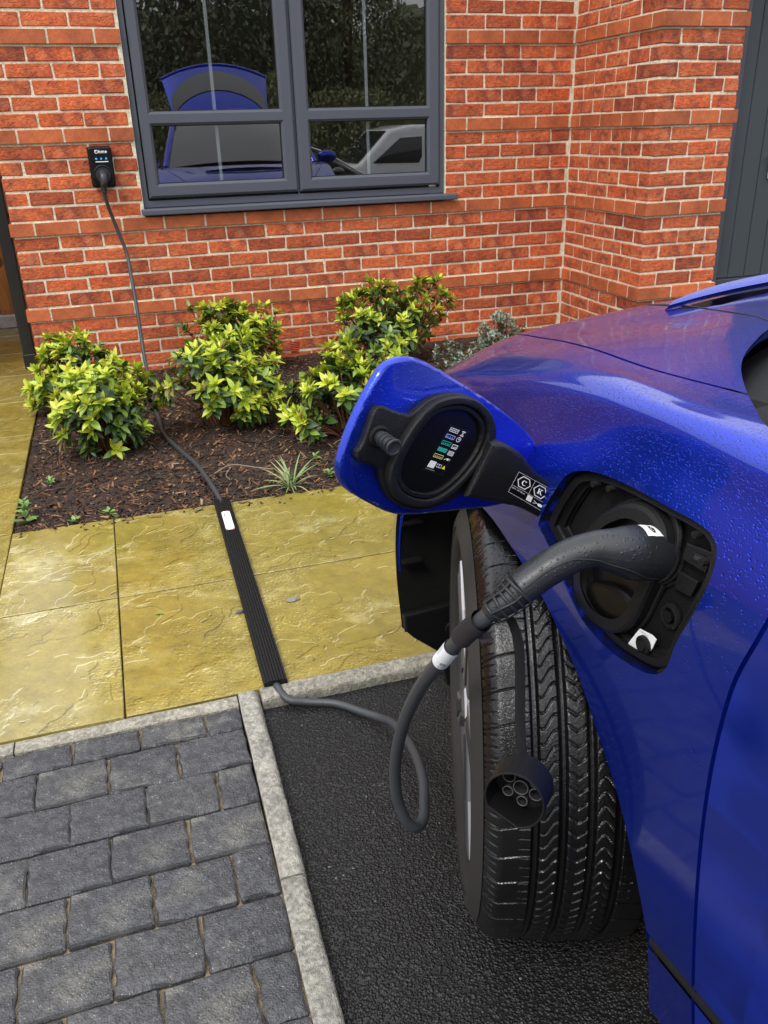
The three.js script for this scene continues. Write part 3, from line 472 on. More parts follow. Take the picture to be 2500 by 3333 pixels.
{ // grey-leaved shrubs by the pier
  const pal = [leafMat(0.20, 0.26, 0.19, 0.1), leafMat(0.15, 0.2, 0.14, 0.1), leafMat(0.27, 0.33, 0.26, 0.1)];
  const keep = [M.leafNew, M.leafMid, M.leafOld]; M.leafNew = pal; M.leafMid = pal; M.leafOld = [pal[1]];
  shrub('grey_shrub', 'round grey-green shrub in front of the brick pier', 2.43, 0.72, 0.33, 0.19, 0.18, 100, 77, 0.8, 0.03);
  shrub('grey_shrub', 'low grey-green shrub left of the round one, behind the car', 2.1, 0.92, 0.21, 0.17, 0.16, 80, 88, 0.8, 0.03);
  [M.leafNew, M.leafMid, M.leafOld] = keep;
}
{ // weeds along the edge of the bed
  const wm = [leafMat(0.16, 0.30, 0.06), leafMat(0.22, 0.36, 0.09), leafMat(0.12, 0.24, 0.05)];
  const weed = (label, x, z, h, r, n, sd) => { seed = sd; const o = group('weed', [x, bedY(x, z), z]); tag(o, label, 'weed'); mesh('stem', [tube([[0, 0, 0], [0.004, h * 0.5, 0], [0.008, h, 0.004]], 0.0016, 8, 5)], wm[2], o); for (let i = 0; i < n; i++) { const t = (i + 0.5) / n, a = i * 2.4, m = mesh('leaf', LEAF[i % 4], wm[i % 3], o); m.position.set(0.004 * t, h * t * 0.95, 0); m.quaternion.setFromEuler(new THREE.Euler(-rr(0.0, 0.6) - t * 0.3, a, 0, 'YXZ')); const s = r * rr(0.7, 1.1) * (1.1 - 0.45 * t); m.scale.set(s * 1.25, s, s); } return o; };
  weed('tall nettle-like weed at the left front corner of the bed', -0.075, 1.985, 0.10, 0.06, 15, 5);
  weed('flat rosette weed at the front edge of the bed, left of the ramp', 0.215, 2.01, 0.015, 0.045, 9, 6);
  weed('tiny weed seedling on the mulch near the left edge', -0.005, 1.64, 0.03, 0.035, 7, 7);
  weed('small weed at the front edge right of the grass tuft', 1.07, 1.96, 0.03, 0.04, 9, 8);
  weed('small weed behind the grass tuft beside the flap', 1.05, 1.80, 0.03, 0.035, 7, 9);
  weed('pale shrivelled weed on the bed edge between nettle and rosette', 0.09, 2.03, 0.012, 0.035, 7, 10);
  seed = 99; const gm = [leafMat(0.22, 0.34, 0.12), leafMat(0.34, 0.44, 0.2), leafMat(0.42, 0.44, 0.2)], o = group('grass_tuft', [0.905, bedY(0.905, 1.99), 1.995]); tag(o, 'tuft of long grass blades leaning over the front edge of the bed', 'grass tuft');
  for (let i = 0; i < 46; i++) { const a = rnd() * 6.283, L = rr(0.07, 0.17), el = rr(0.35, 1.35), g = leafGeo(1, 0.05, 0.5, -0.35, 5), m = mesh('blade', g, gm[i % 3], o); m.scale.set(L * 0.9, L, L); m.quaternion.setFromEuler(new THREE.Euler(-el, a, 0, 'YXZ')); m.position.set(rr(-0.012, 0.012), 0, rr(-0.012, 0.012)); }
  const fl = tag(mesh('fallen_leaf', LEAF[1], M.leafMid[0]), 'single small green leaf lying on the middle slab', 'leaf'); fl.position.set(0.33, 0.004, 2.815); fl.rotation.set(-0.05, 1.5, 0); fl.scale.setScalar(0.03);
}
{ // timber fence across the side passage
  const f = group('timber_fence', [-0.9, 0, -1.82]); tag(f, 'brown timber board fence behind the downpipe at the left edge', 'fence');
  for (let i = 0; i < 14; i++) { const b = mesh('board', boxAt(0.098, 1.75, 0.018, 0, 0.97, 0, 0.003), M.fence, f); b.position.set(-0.62 + i * 0.1, 0, (i % 2) * 0.012); b.geometry = boxUV(b.geometry.clone(), i * 0.31, i * 0.17); }
  mesh('rail', boxAt(1.5, 0.08, 0.04, 0.03, 0.6, -0.03), M.fence, f); mesh('gravel_board', boxAt(1.5, 0.1, 0.05, 0.03, 0.045, 0.02, 0.01), M.paleStone, f);
}
// ---------------------------------------------------------------- charger, ramp, cable
{
  const ch = group('wall_charger', [0.389, 1.128, -0.012]); tag(ch, 'black wall-mounted charging unit with white lettering left of the window', 'charger');
  mesh('housing', new RoundedBoxGeometry(0.122, 0.202, 0.062, 4, 0.016).translate(0, 0, 0.031), M.gloss, ch);
  const t = canvasTex(256, 160, (x, w, h) => { x.fillStyle = '#050506'; x.fillRect(0, 0, w, h); x.strokeStyle = '#f2f2f2'; x.lineWidth = 7; x.beginPath(); x.arc(72, 42, 21, 0, 6.3); x.stroke(); x.beginPath(); x.moveTo(50, 22); x.lineTo(84, 22); x.moveTo(72, 22); x.lineTo(60, 46); x.stroke(); x.fillStyle = '#f2f2f2'; x.font = 'bold 58px sans-serif'; x.textAlign = 'left'; x.textBaseline = 'middle'; x.fillText('hme', 98, 42); });
  mesh('logo_plate', new THREE.PlaneGeometry(0.092, 0.0575).translate(0.004, 0.061, 0.0625), std({ map: t, roughness: 0.3 }), ch);
  for (let i = -1; i <= 1; i++) mesh('status_light', new THREE.CylinderGeometry(0.0052, 0.0052, 0.002, 20).rotateX(Math.PI / 2).translate(0.004 + i * 0.025, 0.041, 0.064), std({ color: C(0.02, 0.16, 0.5), emissive: C(0.03, 0.2, 0.55), emissiveIntensity: 0.8 }), ch);
  mesh('light_bar', boxAt(0.064, 0.0045, 0.002, 0.006, 0.026, 0.0635, 0.0005), M.white, ch);
  mesh('socket_ring', new THREE.TorusGeometry(0.042, 0.007, 12, 40).translate(0.002, -0.036, 0.063), M.plastic, ch);
}
{
  const rp = group('cable_ramp', [0.6115, 0.0, 2.67]); rp.rotation.y = -0.0225; tag(rp, 'black ribbed rubber cable ramp across the yellow slabs', 'cable ramp');
  const s = new THREE.Shape(); s.moveTo(-0.030, 0.001); s.lineTo(0.030, 0.001); s.lineTo(0.0295, 0.012);
  const nr = 8; for (let i = 0; i < nr; i++) { const x = 0.02625 - i * 0.0075, y = 0.0225 - 0.005 * Math.pow(Math.abs(x) / 0.028, 2); s.lineTo(x + 0.0026, y); s.lineTo(x - 0.0026, y); s.lineTo(x - 0.0032, y - 0.003); s.lineTo(x - 0.0043, y - 0.003); }
  s.lineTo(-0.0295, 0.012);
  mesh('ramp_body', boxUV(new THREE.ExtrudeGeometry(s, { depth: 1.215, bevelEnabled: false }).translate(0, 0, -0.605)), M.rubber, rp);
  const t = canvasTex(128, 512, (x, w, h) => { x.fillStyle = '#e9e9ea'; x.fillRect(0, 0, w, h); x.fillStyle = '#c2303a'; for (const [a, b] of [[0, 0], [w, 0], [0, h], [w, h]]) { x.beginPath(); x.arc(a, b, 26, 0, 6.3); x.fill(); } x.fillStyle = '#303034'; x.fillRect(30, 80, 12, 60); x.fillRect(56, 90, 8, 46); x.fillRect(78, 84, 8, 52); x.font = 'bold 22px sans-serif'; x.fillText('6.5A', 40, 230); x.fillText('10', 30, 320); x.fillText('16', 74, 320); x.font = '16px sans-serif'; x.fillText('max', 60, 400); x.fillText('kg', 48, 444); });
  mesh('sticker', new RoundedBoxGeometry(0.030, 0.0012, 0.16, 1, 0.0005).translate(-0.001, 0.0232, -0.388), [std({ color: C(0.7, 0.7, 0.7) }), std({ color: C(0.7, 0.7, 0.7) }), std({ map: t, roughness: 0.4 }), std({ color: C(0.7, 0.7, 0.7) }), std({ color: C(0.7, 0.7, 0.7) }), std({ color: C(0.7, 0.7, 0.7) })], rp);
}
{
  const cb = group('charging_cable', [0, 0, 0]); tag(cb, 'dark grey charging cable running from the wall charger to the car', 'charging cable');
  const path = [[0.382, 1.03, 0.105], [0.385, 0.975, 0.093], [0.4, 0.897, 0.062], [0.424, 0.8, 0.045], [0.45, 0.69, 0.055], [0.454, 0.6, 0.1], [0.458, 0.421, 0.2], [0.457, 0.213, 0.3], [0.461, 0.07, 0.49], [0.46, 0.034, 0.7], [0.468, 0.03, 1.0], [0.475, 0.032, 1.262], [0.525, 0.032, 1.509], [0.573, 0.03, 1.705], [0.603, 0.026, 1.93], [0.618, 0.016, 2.06], [0.62, 0.0085, 2.15], [0.612, 0.0085, 2.7], [0.599, 0.0075, 3.23], [0.6, 0.004, 3.29], [0.618, -0.006, 3.332], [0.66, -0.012, 3.348], [0.726, -0.013, 3.378], [0.78, -0.011, 3.436], [0.81, 0.0, 3.485], [0.82, 0.02, 3.53], [0.822, 0.043, 3.601], [0.812, 0.082, 3.699], [0.796, 0.115, 3.79], [0.778, 0.136, 3.864], [0.759, 0.147, 3.918], [0.737, 0.155, 3.968], [0.717, 0.166, 3.988], [0.7, 0.189, 3.989], [0.688, 0.232, 3.986], [0.681, 0.292, 3.994], [0.679, 0.352, 4.01], [0.678, 0.453, 4.056], [0.679, 0.547, 4.114], [0.68, 0.616, 4.166], [0.684, 0.668, 4.207], [0.688, 0.697, 4.228], [0.697, 0.733, 4.254], [0.706, 0.762, 4.278], [0.716, 0.776, 4.285]];
  const cv = curve(path), g = new THREE.TubeGeometry(cv, 700, 0.0097, 16, false), uv = g.attributes.uv, L = cv.getLength(); for (let i = 0; i < uv.count; i++) uv.setXY(i, uv.getX(i) * L, uv.getY(i) * 0.068);
  mesh('cable', g, M.cable, cb);
  // plug in the wall socket
  const wp = group('wall_plug', [0.391, 1.09, 0.05], cb);
  mesh('plug_body', [new THREE.CylinderGeometry(0.036, 0.039, 0.045, 32).rotateX(Math.PI / 2).translate(0, 0, 0.02), sweep([[0, 0.006, 0.035], [-0.001, -0.012, 0.058], [-0.004, -0.04, 0.066], [-0.008, -0.062, 0.06]], (t) => [lerp(0.027, 0.015, t), lerp(0.026, 0.014, t)], 24, 20)], M.handle, wp);
  for (let i = 0; i < 4; i++) mesh('strain_rib', new THREE.TorusGeometry(0.0145 - i * 0.0007, 0.0028, 8, 24).rotateX(Math.PI / 2 - 0.15).translate(-0.0075, -0.058 - i * 0.008, 0.0605), M.handle, wp);
  // connector in the car's port
  const P = [[0.925, 0.806, 4.296], [0.908, 0.815, 4.299], [0.881, 0.823, 4.303], [0.851, 0.832, 4.304], [0.827, 0.836, 4.299], [0.804, 0.831, 4.294], [0.779, 0.821, 4.292], [0.76, 0.809, 4.289], [0.741, 0.796, 4.287]];
  const hd = group('connector', [0, 0, 0], cb);
  mesh('grip', sweep(P, (t) => { const a = t < 0.28 ? lerp(0.031, 0.0295, t / 0.28) : lerp(0.0295, 0.0205, smooth(0.28, 0.55, t)); const b = t < 0.25 ? 0.032 : lerp(0.032, 0.0195, smooth(0.25, 0.58, t)); return [a, b]; }, 70, 36), M.handle, hd);
  const ringAt = (pts, t, a, tr, seg = 40) => { const c = curve(pts), p = c.getPointAt(t), T2 = c.getTangentAt(t); return new THREE.TorusGeometry(a, tr, 10, seg).applyQuaternion(new THREE.Quaternion().setFromUnitVectors(V3(0, 0, 1), T2)).translate(p.x, p.y, p.z); };
  mesh('collar', [ringAt(P, 0.03, 0.034, 0.0045), ringAt(P, 0.075, 0.0335, 0.003), ringAt(P, 0.115, 0.0325, 0.0022)], M.plastic, hd);
  // lower shell of the grip, a hand's breadth of smooth moulding below the seam
  mesh('seam', tube(Array.from({ length: 26 }, (_, i) => { const t = 0.14 + 0.84 * i / 25, c = curve(P), p = c.getPointAt(t), T2 = c.getTangentAt(t), s = V3(0, 1, 0).cross(T2).normalize(), u = T2.clone().cross(s); const a = t < 0.28 ? lerp(0.031, 0.0295, t / 0.28) : lerp(0.0295, 0.0205, smooth(0.28, 0.55, t)), b = t < 0.25 ? 0.032 : lerp(0.032, 0.0195, smooth(0.25, 0.58, t)); const f = (t < 0.45 ? lerp(-0.75, -0.35, smooth(0.14, 0.45, t)) : lerp(-0.35, 0.5, smooth(0.45, 0.75, t))) ; const sg = s.dot(V3(camera.position.x - p.x, 0, camera.position.z - p.z)) > 0 ? 1 : -1; return p.addScaledVector(s, sg * Math.cos(f) * (a + 0.0002)).addScaledVector(u, Math.sin(f) * (b + 0.0002)); }), 0.0009, 60, 6), M.gasket, hd);
  const lt = canvasTex(256, 128, (x, w, h) => { x.fillStyle = '#ececec'; x.fillRect(0, 0, w, h); x.fillStyle = '#111'; x.strokeStyle = '#111'; x.lineWidth = 9; x.beginPath(); for (let i = 0; i < 6; i++) { const a = i * Math.PI / 3; x[i ? 'lineTo' : 'moveTo'](128 + 44 * Math.cos(a), 62 + 44 * Math.sin(a)); } x.closePath(); x.fill(); x.fillStyle = '#ececec'; x.font = 'bold 54px serif'; x.textAlign = 'center'; x.textBaseline = 'middle'; x.fillText('C', 128, 64); });
  { // label wrapped on top of the grip
    const c = curve(P); const lg = gridGeo(14, 10, (u, v) => { const t = lerp(0.175, 0.30, u), p = c.getPointAt(t), T2 = c.getTangentAt(t), s = V3(0, 1, 0).cross(T2).normalize(), up = T2.clone().cross(s); const a = t < 0.28 ? lerp(0.031, 0.0295, t / 0.28) : lerp(0.0295, 0.0205, smooth(0.28, 0.55, t)), b = t < 0.25 ? 0.032 : lerp(0.032, 0.0195, smooth(0.25, 0.58, t)); const sg = s.dot(V3(camera.position.x - p.x, 0, camera.position.z - p.z)) > 0 ? 1 : -1, f = lerp(1.02, 1.75, v); const q = p.addScaledVector(s, sg * Math.cos(f) * (a + 0.0006)).addScaledVector(up, Math.sin(f) * (b + 0.0006)); return [q.x, q.y, q.z]; }, (u, v) => [1 - u, v]);
    mesh('hexagon_label', lg, std({ map: lt, roughness: 0.4, side: THREE.DoubleSide }), hd);
  }
  const B = [[0.741, 0.796, 4.287], [0.7325, 0.7885, 4.287], [0.7235, 0.7815, 4.2865], [0.715, 0.775, 4.284], [0.709, 0.767, 4.281]];
  const boot = group('strain_relief', [0, 0, 0], cb);
  mesh('boot_core', sweep(B, (t) => [lerp(0.0185, 0.0125, t), lerp(0.0175, 0.012, t)], 30, 28), M.handle, boot);
  for (let i = 0; i < 5; i++) mesh('boot_rib', ringAt(B, 0.03 + i * 0.2, lerp(0.0195, 0.0138, i / 4), 0.0021), M.handle, boot);
  for (const f of [0.3, 1.35, 2.4, 3.45, 4.5, 5.55]) mesh('boot_bar', tube([0.02, 0.3, 0.6, 0.84].map((t) => { const c = curve(B), p = c.getPointAt(t), T2 = c.getTangentAt(t), s = V3(0, 1, 0).cross(T2).normalize(), u = T2.clone().cross(s), r = lerp(0.0198, 0.0142, t); return p.addScaledVector(s, Math.cos(f) * r).addScaledVector(u, Math.sin(f) * r); }), 0.0019, 16, 6), M.handle, boot);
  // fabric tie and paper tag
  const sub = (t0, t1, r, n = 12) => new THREE.TubeGeometry(curve(Array.from({ length: n }, (_, i) => cv.getPointAt(lerp(t0, t1, i / (n - 1))))), 20, r, 24, false);
  const near = (p) => { let b = 0, bd = 9; for (let i = 800; i <= 1000; i++) { const d = cv.getPointAt(i / 1000).distanceTo(V3(...p)); if (d < bd) { bd = d; b = i / 1000; } } return b; };
  const tt = near([0.697, 0.733, 4.254]), tg = near([0.684, 0.672, 4.21]);
  mesh('cable_tie', [sub(tt - 0.0048, tt + 0.0048, 0.0135), boxAt(0.016, 0.003, 0.022, 0.711, 0.7245, 4.262, 0.001)], std({ color: C(0.035, 0.028, 0.034), roughness: 0.95, bumpMap: T.grain, bumpScale: 0.004 }), cb);
  const pt = canvasTex(256, 128, (x, w, h) => { x.fillStyle = '#dfe1e4'; x.fillRect(0, 0, w, h); x.fillStyle = '#222'; x.font = 'bold 26px sans-serif'; for (const yy of [34, 98]) x.fillText('5 LAPP', 18, yy); x.font = '12px sans-serif'; x.fillText('32A 250V~ IEC 62196', 120, 60); });
  const tgeo = sub(tg - 0.0042, tg + 0.0042, 0.0113); mesh('cable_tag', tgeo, std({ map: pt, roughness: 0.6 }), cb);
  // dust cap on its strap
  mesh('cap_strap', (() => { const c = curve([[0.728, 0.765, 4.281], [0.735, 0.752, 4.285], [0.740, 0.729, 4.293], [0.737, 0.69, 4.307], [0.73, 0.647, 4.325], [0.722, 0.608, 4.352]]); const s = polyShape([[-0.0058, -0.0015], [0.0058, -0.0015], [0.0058, 0.0015], [-0.0058, 0.0015]]); const n = 40; return gridGeo(n, 8, (u, v) => { const p = c.getPointAt(u), T2 = c.getTangentAt(u), s2 = V3(0.88, 0, 0.47), a = v * 6.283, nn = T2.clone().cross(s2).normalize(); const q = p.addScaledVector(s2, Math.cos(a) * 0.0058).addScaledVector(nn, Math.sin(a) * 0.0018); return [q.x, q.y, q.z]; }); })(), M.plastic, cb);
  const cap = group('dust_cap', [0.716, 0.592, 4.366], cb);
  const out = V3(-0.66, 0.16, 0.73).normalize(); cap.quaternion.setFromRotationMatrix(new THREE.Matrix4().makeBasis(V3(0, 1, 0).cross(out).normalize(), out.clone().cross(V3(0, 1, 0).cross(out).normalize()), out)); cap.rotateZ(-0.42); cap.scale.setScalar(0.94);
  // cup outline: round with one flat side
  const cup = (r) => { const p = []; for (let i = 0; i < 48; i++) { const a = i / 48 * 6.2832; p.push([Math.cos(a) * r, Math.max(Math.sin(a) * r, -r * 0.80)]); } return p; };
  const ringSh = polyShape(cup(0.036)); ringSh.holes.push(new THREE.Path(cup(0.0335).map((q) => new THREE.Vector2(...q))));
  mesh('cup', [extrude(ringSh, 0.046, 0.0008, 2).translate(0, 0, -0.006), extrude(polyShape(cup(0.0345)), 0.004).translate(0, 0, -0.006)], M.plastic, cap);
  const pinR = [[0, 0.0, 0.0088], [-0.0185, 0.004, 0.0075], [0.0185, 0.004, 0.0075], [-0.010, -0.0145, 0.0062], [0.010, -0.0145, 0.0062], [-0.0105, 0.0185, 0.0072], [0.0105, 0.0185, 0.0072]];
  for (const [x, y, r] of pinR) mesh('pin_ring', new THREE.CylinderGeometry(r, r, 0.012, 20, 1, true).translate(0, 0.006, 0).rotateX(Math.PI / 2).translate(x, y, -0.002), std({ color: C(0.03, 0.03, 0.032), roughness: 0.5, side: THREE.DoubleSide }), cap);
  for (const [x, y, r] of pinR) mesh('pin_rim', new THREE.TorusGeometry(r, 0.0009, 6, 24).translate(x, y, 0.010), std({ color: C(0.06, 0.06, 0.062), roughness: 0.5 }), cap);
}
// ---------------------------------------------------------------- blue car, nose to the house, front left wheel turned
const car = group('blue_car', [1.783, 0, 3.9]); car.rotation.y = 0.07;
tag(car, 'bright blue rain-beaded car with its charging flap open and a cable plugged in', 'car');
const SKZ0 = -0.9, SKX = [[-0.62, -0.757, -0.824, -0.886, -0.925, -0.93, -0.93, -0.93, -0.928, -0.925, -0.922, -0.92],
  [-0.66, -0.787, -0.849, -0.906, -0.94, -0.945, -0.946, -0.945, -0.942, -0.938, -0.935, -0.933],
  [-0.64, -0.777, -0.844, -0.906, -0.943, -0.95, -0.951, -0.949, -0.945, -0.941, -0.938, -0.937],
  [-0.6, -0.742, -0.819, -0.886, -0.93, -0.941, -0.945, -0.945, -0.942, -0.939, -0.937, -0.936],
  [-0.5658, -0.7092, -0.7932, -0.8667, -0.9135, -0.9256, -0.9299, -0.9304, -0.9283, -0.9258, -0.9241, -0.9234],
  [-0.478, -0.668, -0.773, -0.836, -0.871, -0.886, -0.891, -0.893, -0.893, -0.892, -0.891, -0.891],
  [-0.46, -0.65, -0.755, -0.818, -0.853, -0.868, -0.873, -0.875, -0.875, -0.874, -0.873, -0.873],
  [-0.43, -0.62, -0.725, -0.786, -0.821, -0.836, -0.842, -0.845, -0.845, -0.84, -0.837, -0.837],
  [-0.27, -0.46, -0.56, -0.625, -0.672, -0.724, -0.766, -0.782, -0.772, -0.765, -0.765, -0.765],
  [-0.18, -0.32, -0.4, -0.45, -0.48, -0.5, -0.52, -0.54, -0.55, -0.555, -0.555, -0.555],
  [-0.09, -0.16, -0.2, -0.225, -0.24, -0.25, -0.26, -0.27, -0.275, -0.28, -0.28, -0.28],
  [0, 0, 0, 0, 0, 0, 0, 0, 0, 0, 0, 0]];
const SKY = [[.2, .2, .2, .2, .2, .2, .2, .2, .2, .2, .2, .2],
  [.36, .36, .36, .36, .36, .36, .36, .36, .36, .36, .36, .36],
  [.5, .5, .5, .5, .5, .5, .5, .5, .5, .5, .5, .5],
  [.55, .58, .6, .62, .63, .64, .65, .66, .67, .67, .67, .67],
  [.5782, .628, .6696, .704, .729, .754, .7826, .8052, .8182, .8176, .817, .817],
  [.597, .66, .716, .76, .795, .83, .871, .902, .917, .916, .915, .915],
  [.645, .708, .764, .808, .843, .878, .919, .95, .965, .964, .963, .963],
  [.657, .722, .782, .832, .873, .909, .948, .971, .975, .98, .985, .985],
  [.69, .775, .84, .882, .911, .941, .964, .972, .978, .985, .99, .995],
  [.7, .79, .853, .903, .931, .95, .972, .984, .996, 1.01, 1.025, 1.03],
  [.705, .8, .868, .918, .946, .964, .986, .999, 1.013, 1.03, 1.045, 1.05],
  [.707, .803, .873, .923, .951, .968, .99, 1.004, 1.018, 1.035, 1.05, 1.055]];
const crm = (a, b, c, d, t) => 0.5 * (2 * b + (c - a) * t + (2 * a - 5 * b + 4 * c - d) * t * t + (3 * b - a - 3 * c + d) * t * t * t);
const skAt = (A, fi, z) => { const fz = Math.min((z - SKZ0) / 0.15, 11), i = clamp(Math.floor(fi), 0, 10), j = clamp(Math.floor(fz), 0, 10), t = fi - i, s = fz - j, g = (a, b) => (a > 11 ? (A === SKX ? -A[10][clamp(b, 0, 11)] : A[10][clamp(b, 0, 11)]) : A[Math.max(a, 0)][clamp(b, 0, 11)]); return crm(...[-1, 0, 1, 2].map((k) => crm(...[-1, 0, 1, 2].map((m) => g(i + k, j + m)), s)), t); };
const S = (fi, z) => [skAt(SKX, fi, z), skAt(SKY, fi, z), z];
const ARC = [0.000, 0.161, 0.301, 0.461, 0.598, 0.689, 0.773, 0.815, 0.884, 1.122, 1.393, 1.663];
const arcAt = (fi) => { const i = clamp(Math.floor(fi), 0, 10); return lerp(ARC[i], ARC[i + 1], fi - i); };
const skinUV = (fi, z) => [(z + 0.5) / 1.1, (arcAt(fi) - 0.4) / 0.9];
const skinFi = (z, y) => { let a = 0, b = 6.8; for (let i = 0; i < 40; i++) { const m = (a + b) / 2; if (skAt(SKY, m, z) < y) a = m; else b = m; } return (a + b) / 2; };
const skinX = (z, y) => skAt(SKX, skinFi(z, y), z);
const skin = (f0, f1, z0, z1, nu, nv) => flip(gridGeo(nu, nv, (u, v) => S(lerp(f0, f1, v), lerp(z0, z1, u)), (u, v) => skinUV(lerp(f0, f1, v), lerp(z0, z1, u))));
// analytic-looking normals: recompute smoothly
const skinS = (...a) => { const g = skin(...a); const q = mergeVertices(g, 1e-6); q.computeVertexNormals(); return q; };
const splinePts = (pts, n, closed = false) => (closed ? curve(pts.map(([a, b]) => [a, b, 0]), true).getSpacedPoints(n).slice(0, n) : curve(pts.map(([a, b]) => [a, b, 0])).getSpacedPoints(n)).map((p) => [p.x, p.y]);
const prismX = (poly, x0 = -1.15, x1 = -0.62) => new THREE.ExtrudeGeometry(polyShape(poly), { depth: x1 - x0, bevelEnabled: false }).applyMatrix4(new THREE.Matrix4().set(0, 0, -1, x1, 0, 1, 0, 0, 1, 0, 0, 0, 0, 0, 0, 1));
const prismY = (poly, y0 = 0.75, y1 = 1.3) => new THREE.ExtrudeGeometry(polyShape(poly.map(([x, z]) => [x, -z])), { depth: y1 - y0, bevelEnabled: false }).rotateX(-Math.PI / 2).translate(0, y0, 0);
const ev = new Evaluator(); ev.useGroups = false; ev.attributes = ['position', 'normal', 'uv'];
const cut = (g, ...tools) => { let b = new Brush(g); b.updateMatrixWorld(); for (const t of tools) { const k = new Brush(t); k.updateMatrixWorld(); b = ev.evaluate(b, k, HOLLOW_SUBTRACTION); b.updateMatrixWorld(); } return b.geometry; };
const ribbon = (pts, off, closed = false) => { const n = pts.length - (closed ? 0 : 1); return gridGeo(n, 3, (u, v) => { const p = pts[Math.round(u * n) % pts.length], w = Math.sin(v * Math.PI / 2), c = 1 - Math.cos(v * Math.PI / 2); return [p[0] + off[0] * v, p[1] + off[1] * v, p[2] + off[2] * v]; }); };
const onSkin = (list) => list.map(([z, y]) => [skinX(z, y), y, z]);
const mirror = (g) => { const q = flip(g); const p = q.attributes.position, n = q.attributes.normal; for (let i = 0; i < p.count; i++) { p.setX(i, -p.getX(i)); n.setXYZ(i, n.getX(i), -n.getY(i), -n.getZ(i)); } return q; };

const archIn = splinePts([[-.40, .28], [-.425, .40], [-.42, .52], [-.385, .60], [-.30, .675], [-.17, .722], [-.012, .736], [.089, .712], [.182, .675], [.228, .645], [.273, .610], [.317, .560], [.362, .505], [.398, .444], [.441, .338], [.449, .283], [.453, .21]], 70);
const gapPts = splinePts([[.535, .93], [.522, .86], [.516, .82], [.503, .76], [.499, .70], [.499, .632], [.502, .56], [.506, .506], [.520, .371], [.532, .24], [.536, .19]], 44);
const portRaw = [[.140, .783], [.158, .832], [.169, .854], [.194, .868], [.222, .875], [.279, .881], [.357, .882], [.400, .882], [.420, .879], [.434, .870], [.440, .857], [.442, .832], [.434, .794], [.421, .752], [.416, .723], [.409, .708], [.390, .695], [.363, .688], [.316, .684], [.265, .693], [.228, .714], [.188, .746], [.157, .764], [.139, .774]];
const portPts = splinePts(portRaw, 90, true);
const rearEdge = [[-.862, .60], [-.852, .46], [-.836, .400], [-.803, .351], [-.771, .306], [-.740, .265], [-.699, .217], [-.648, .168], [-.588, .121], [-.508, .066], [-.42, .03], [-.25, -.005], [0, -.02]];
const rearCurve = splinePts(rearEdge, 60), rearPoly = [...rearCurve, ...rearCurve.slice(0, -1).reverse().map(([x, z]) => [-x, z]), [.862, .95], [-.862, .95]];
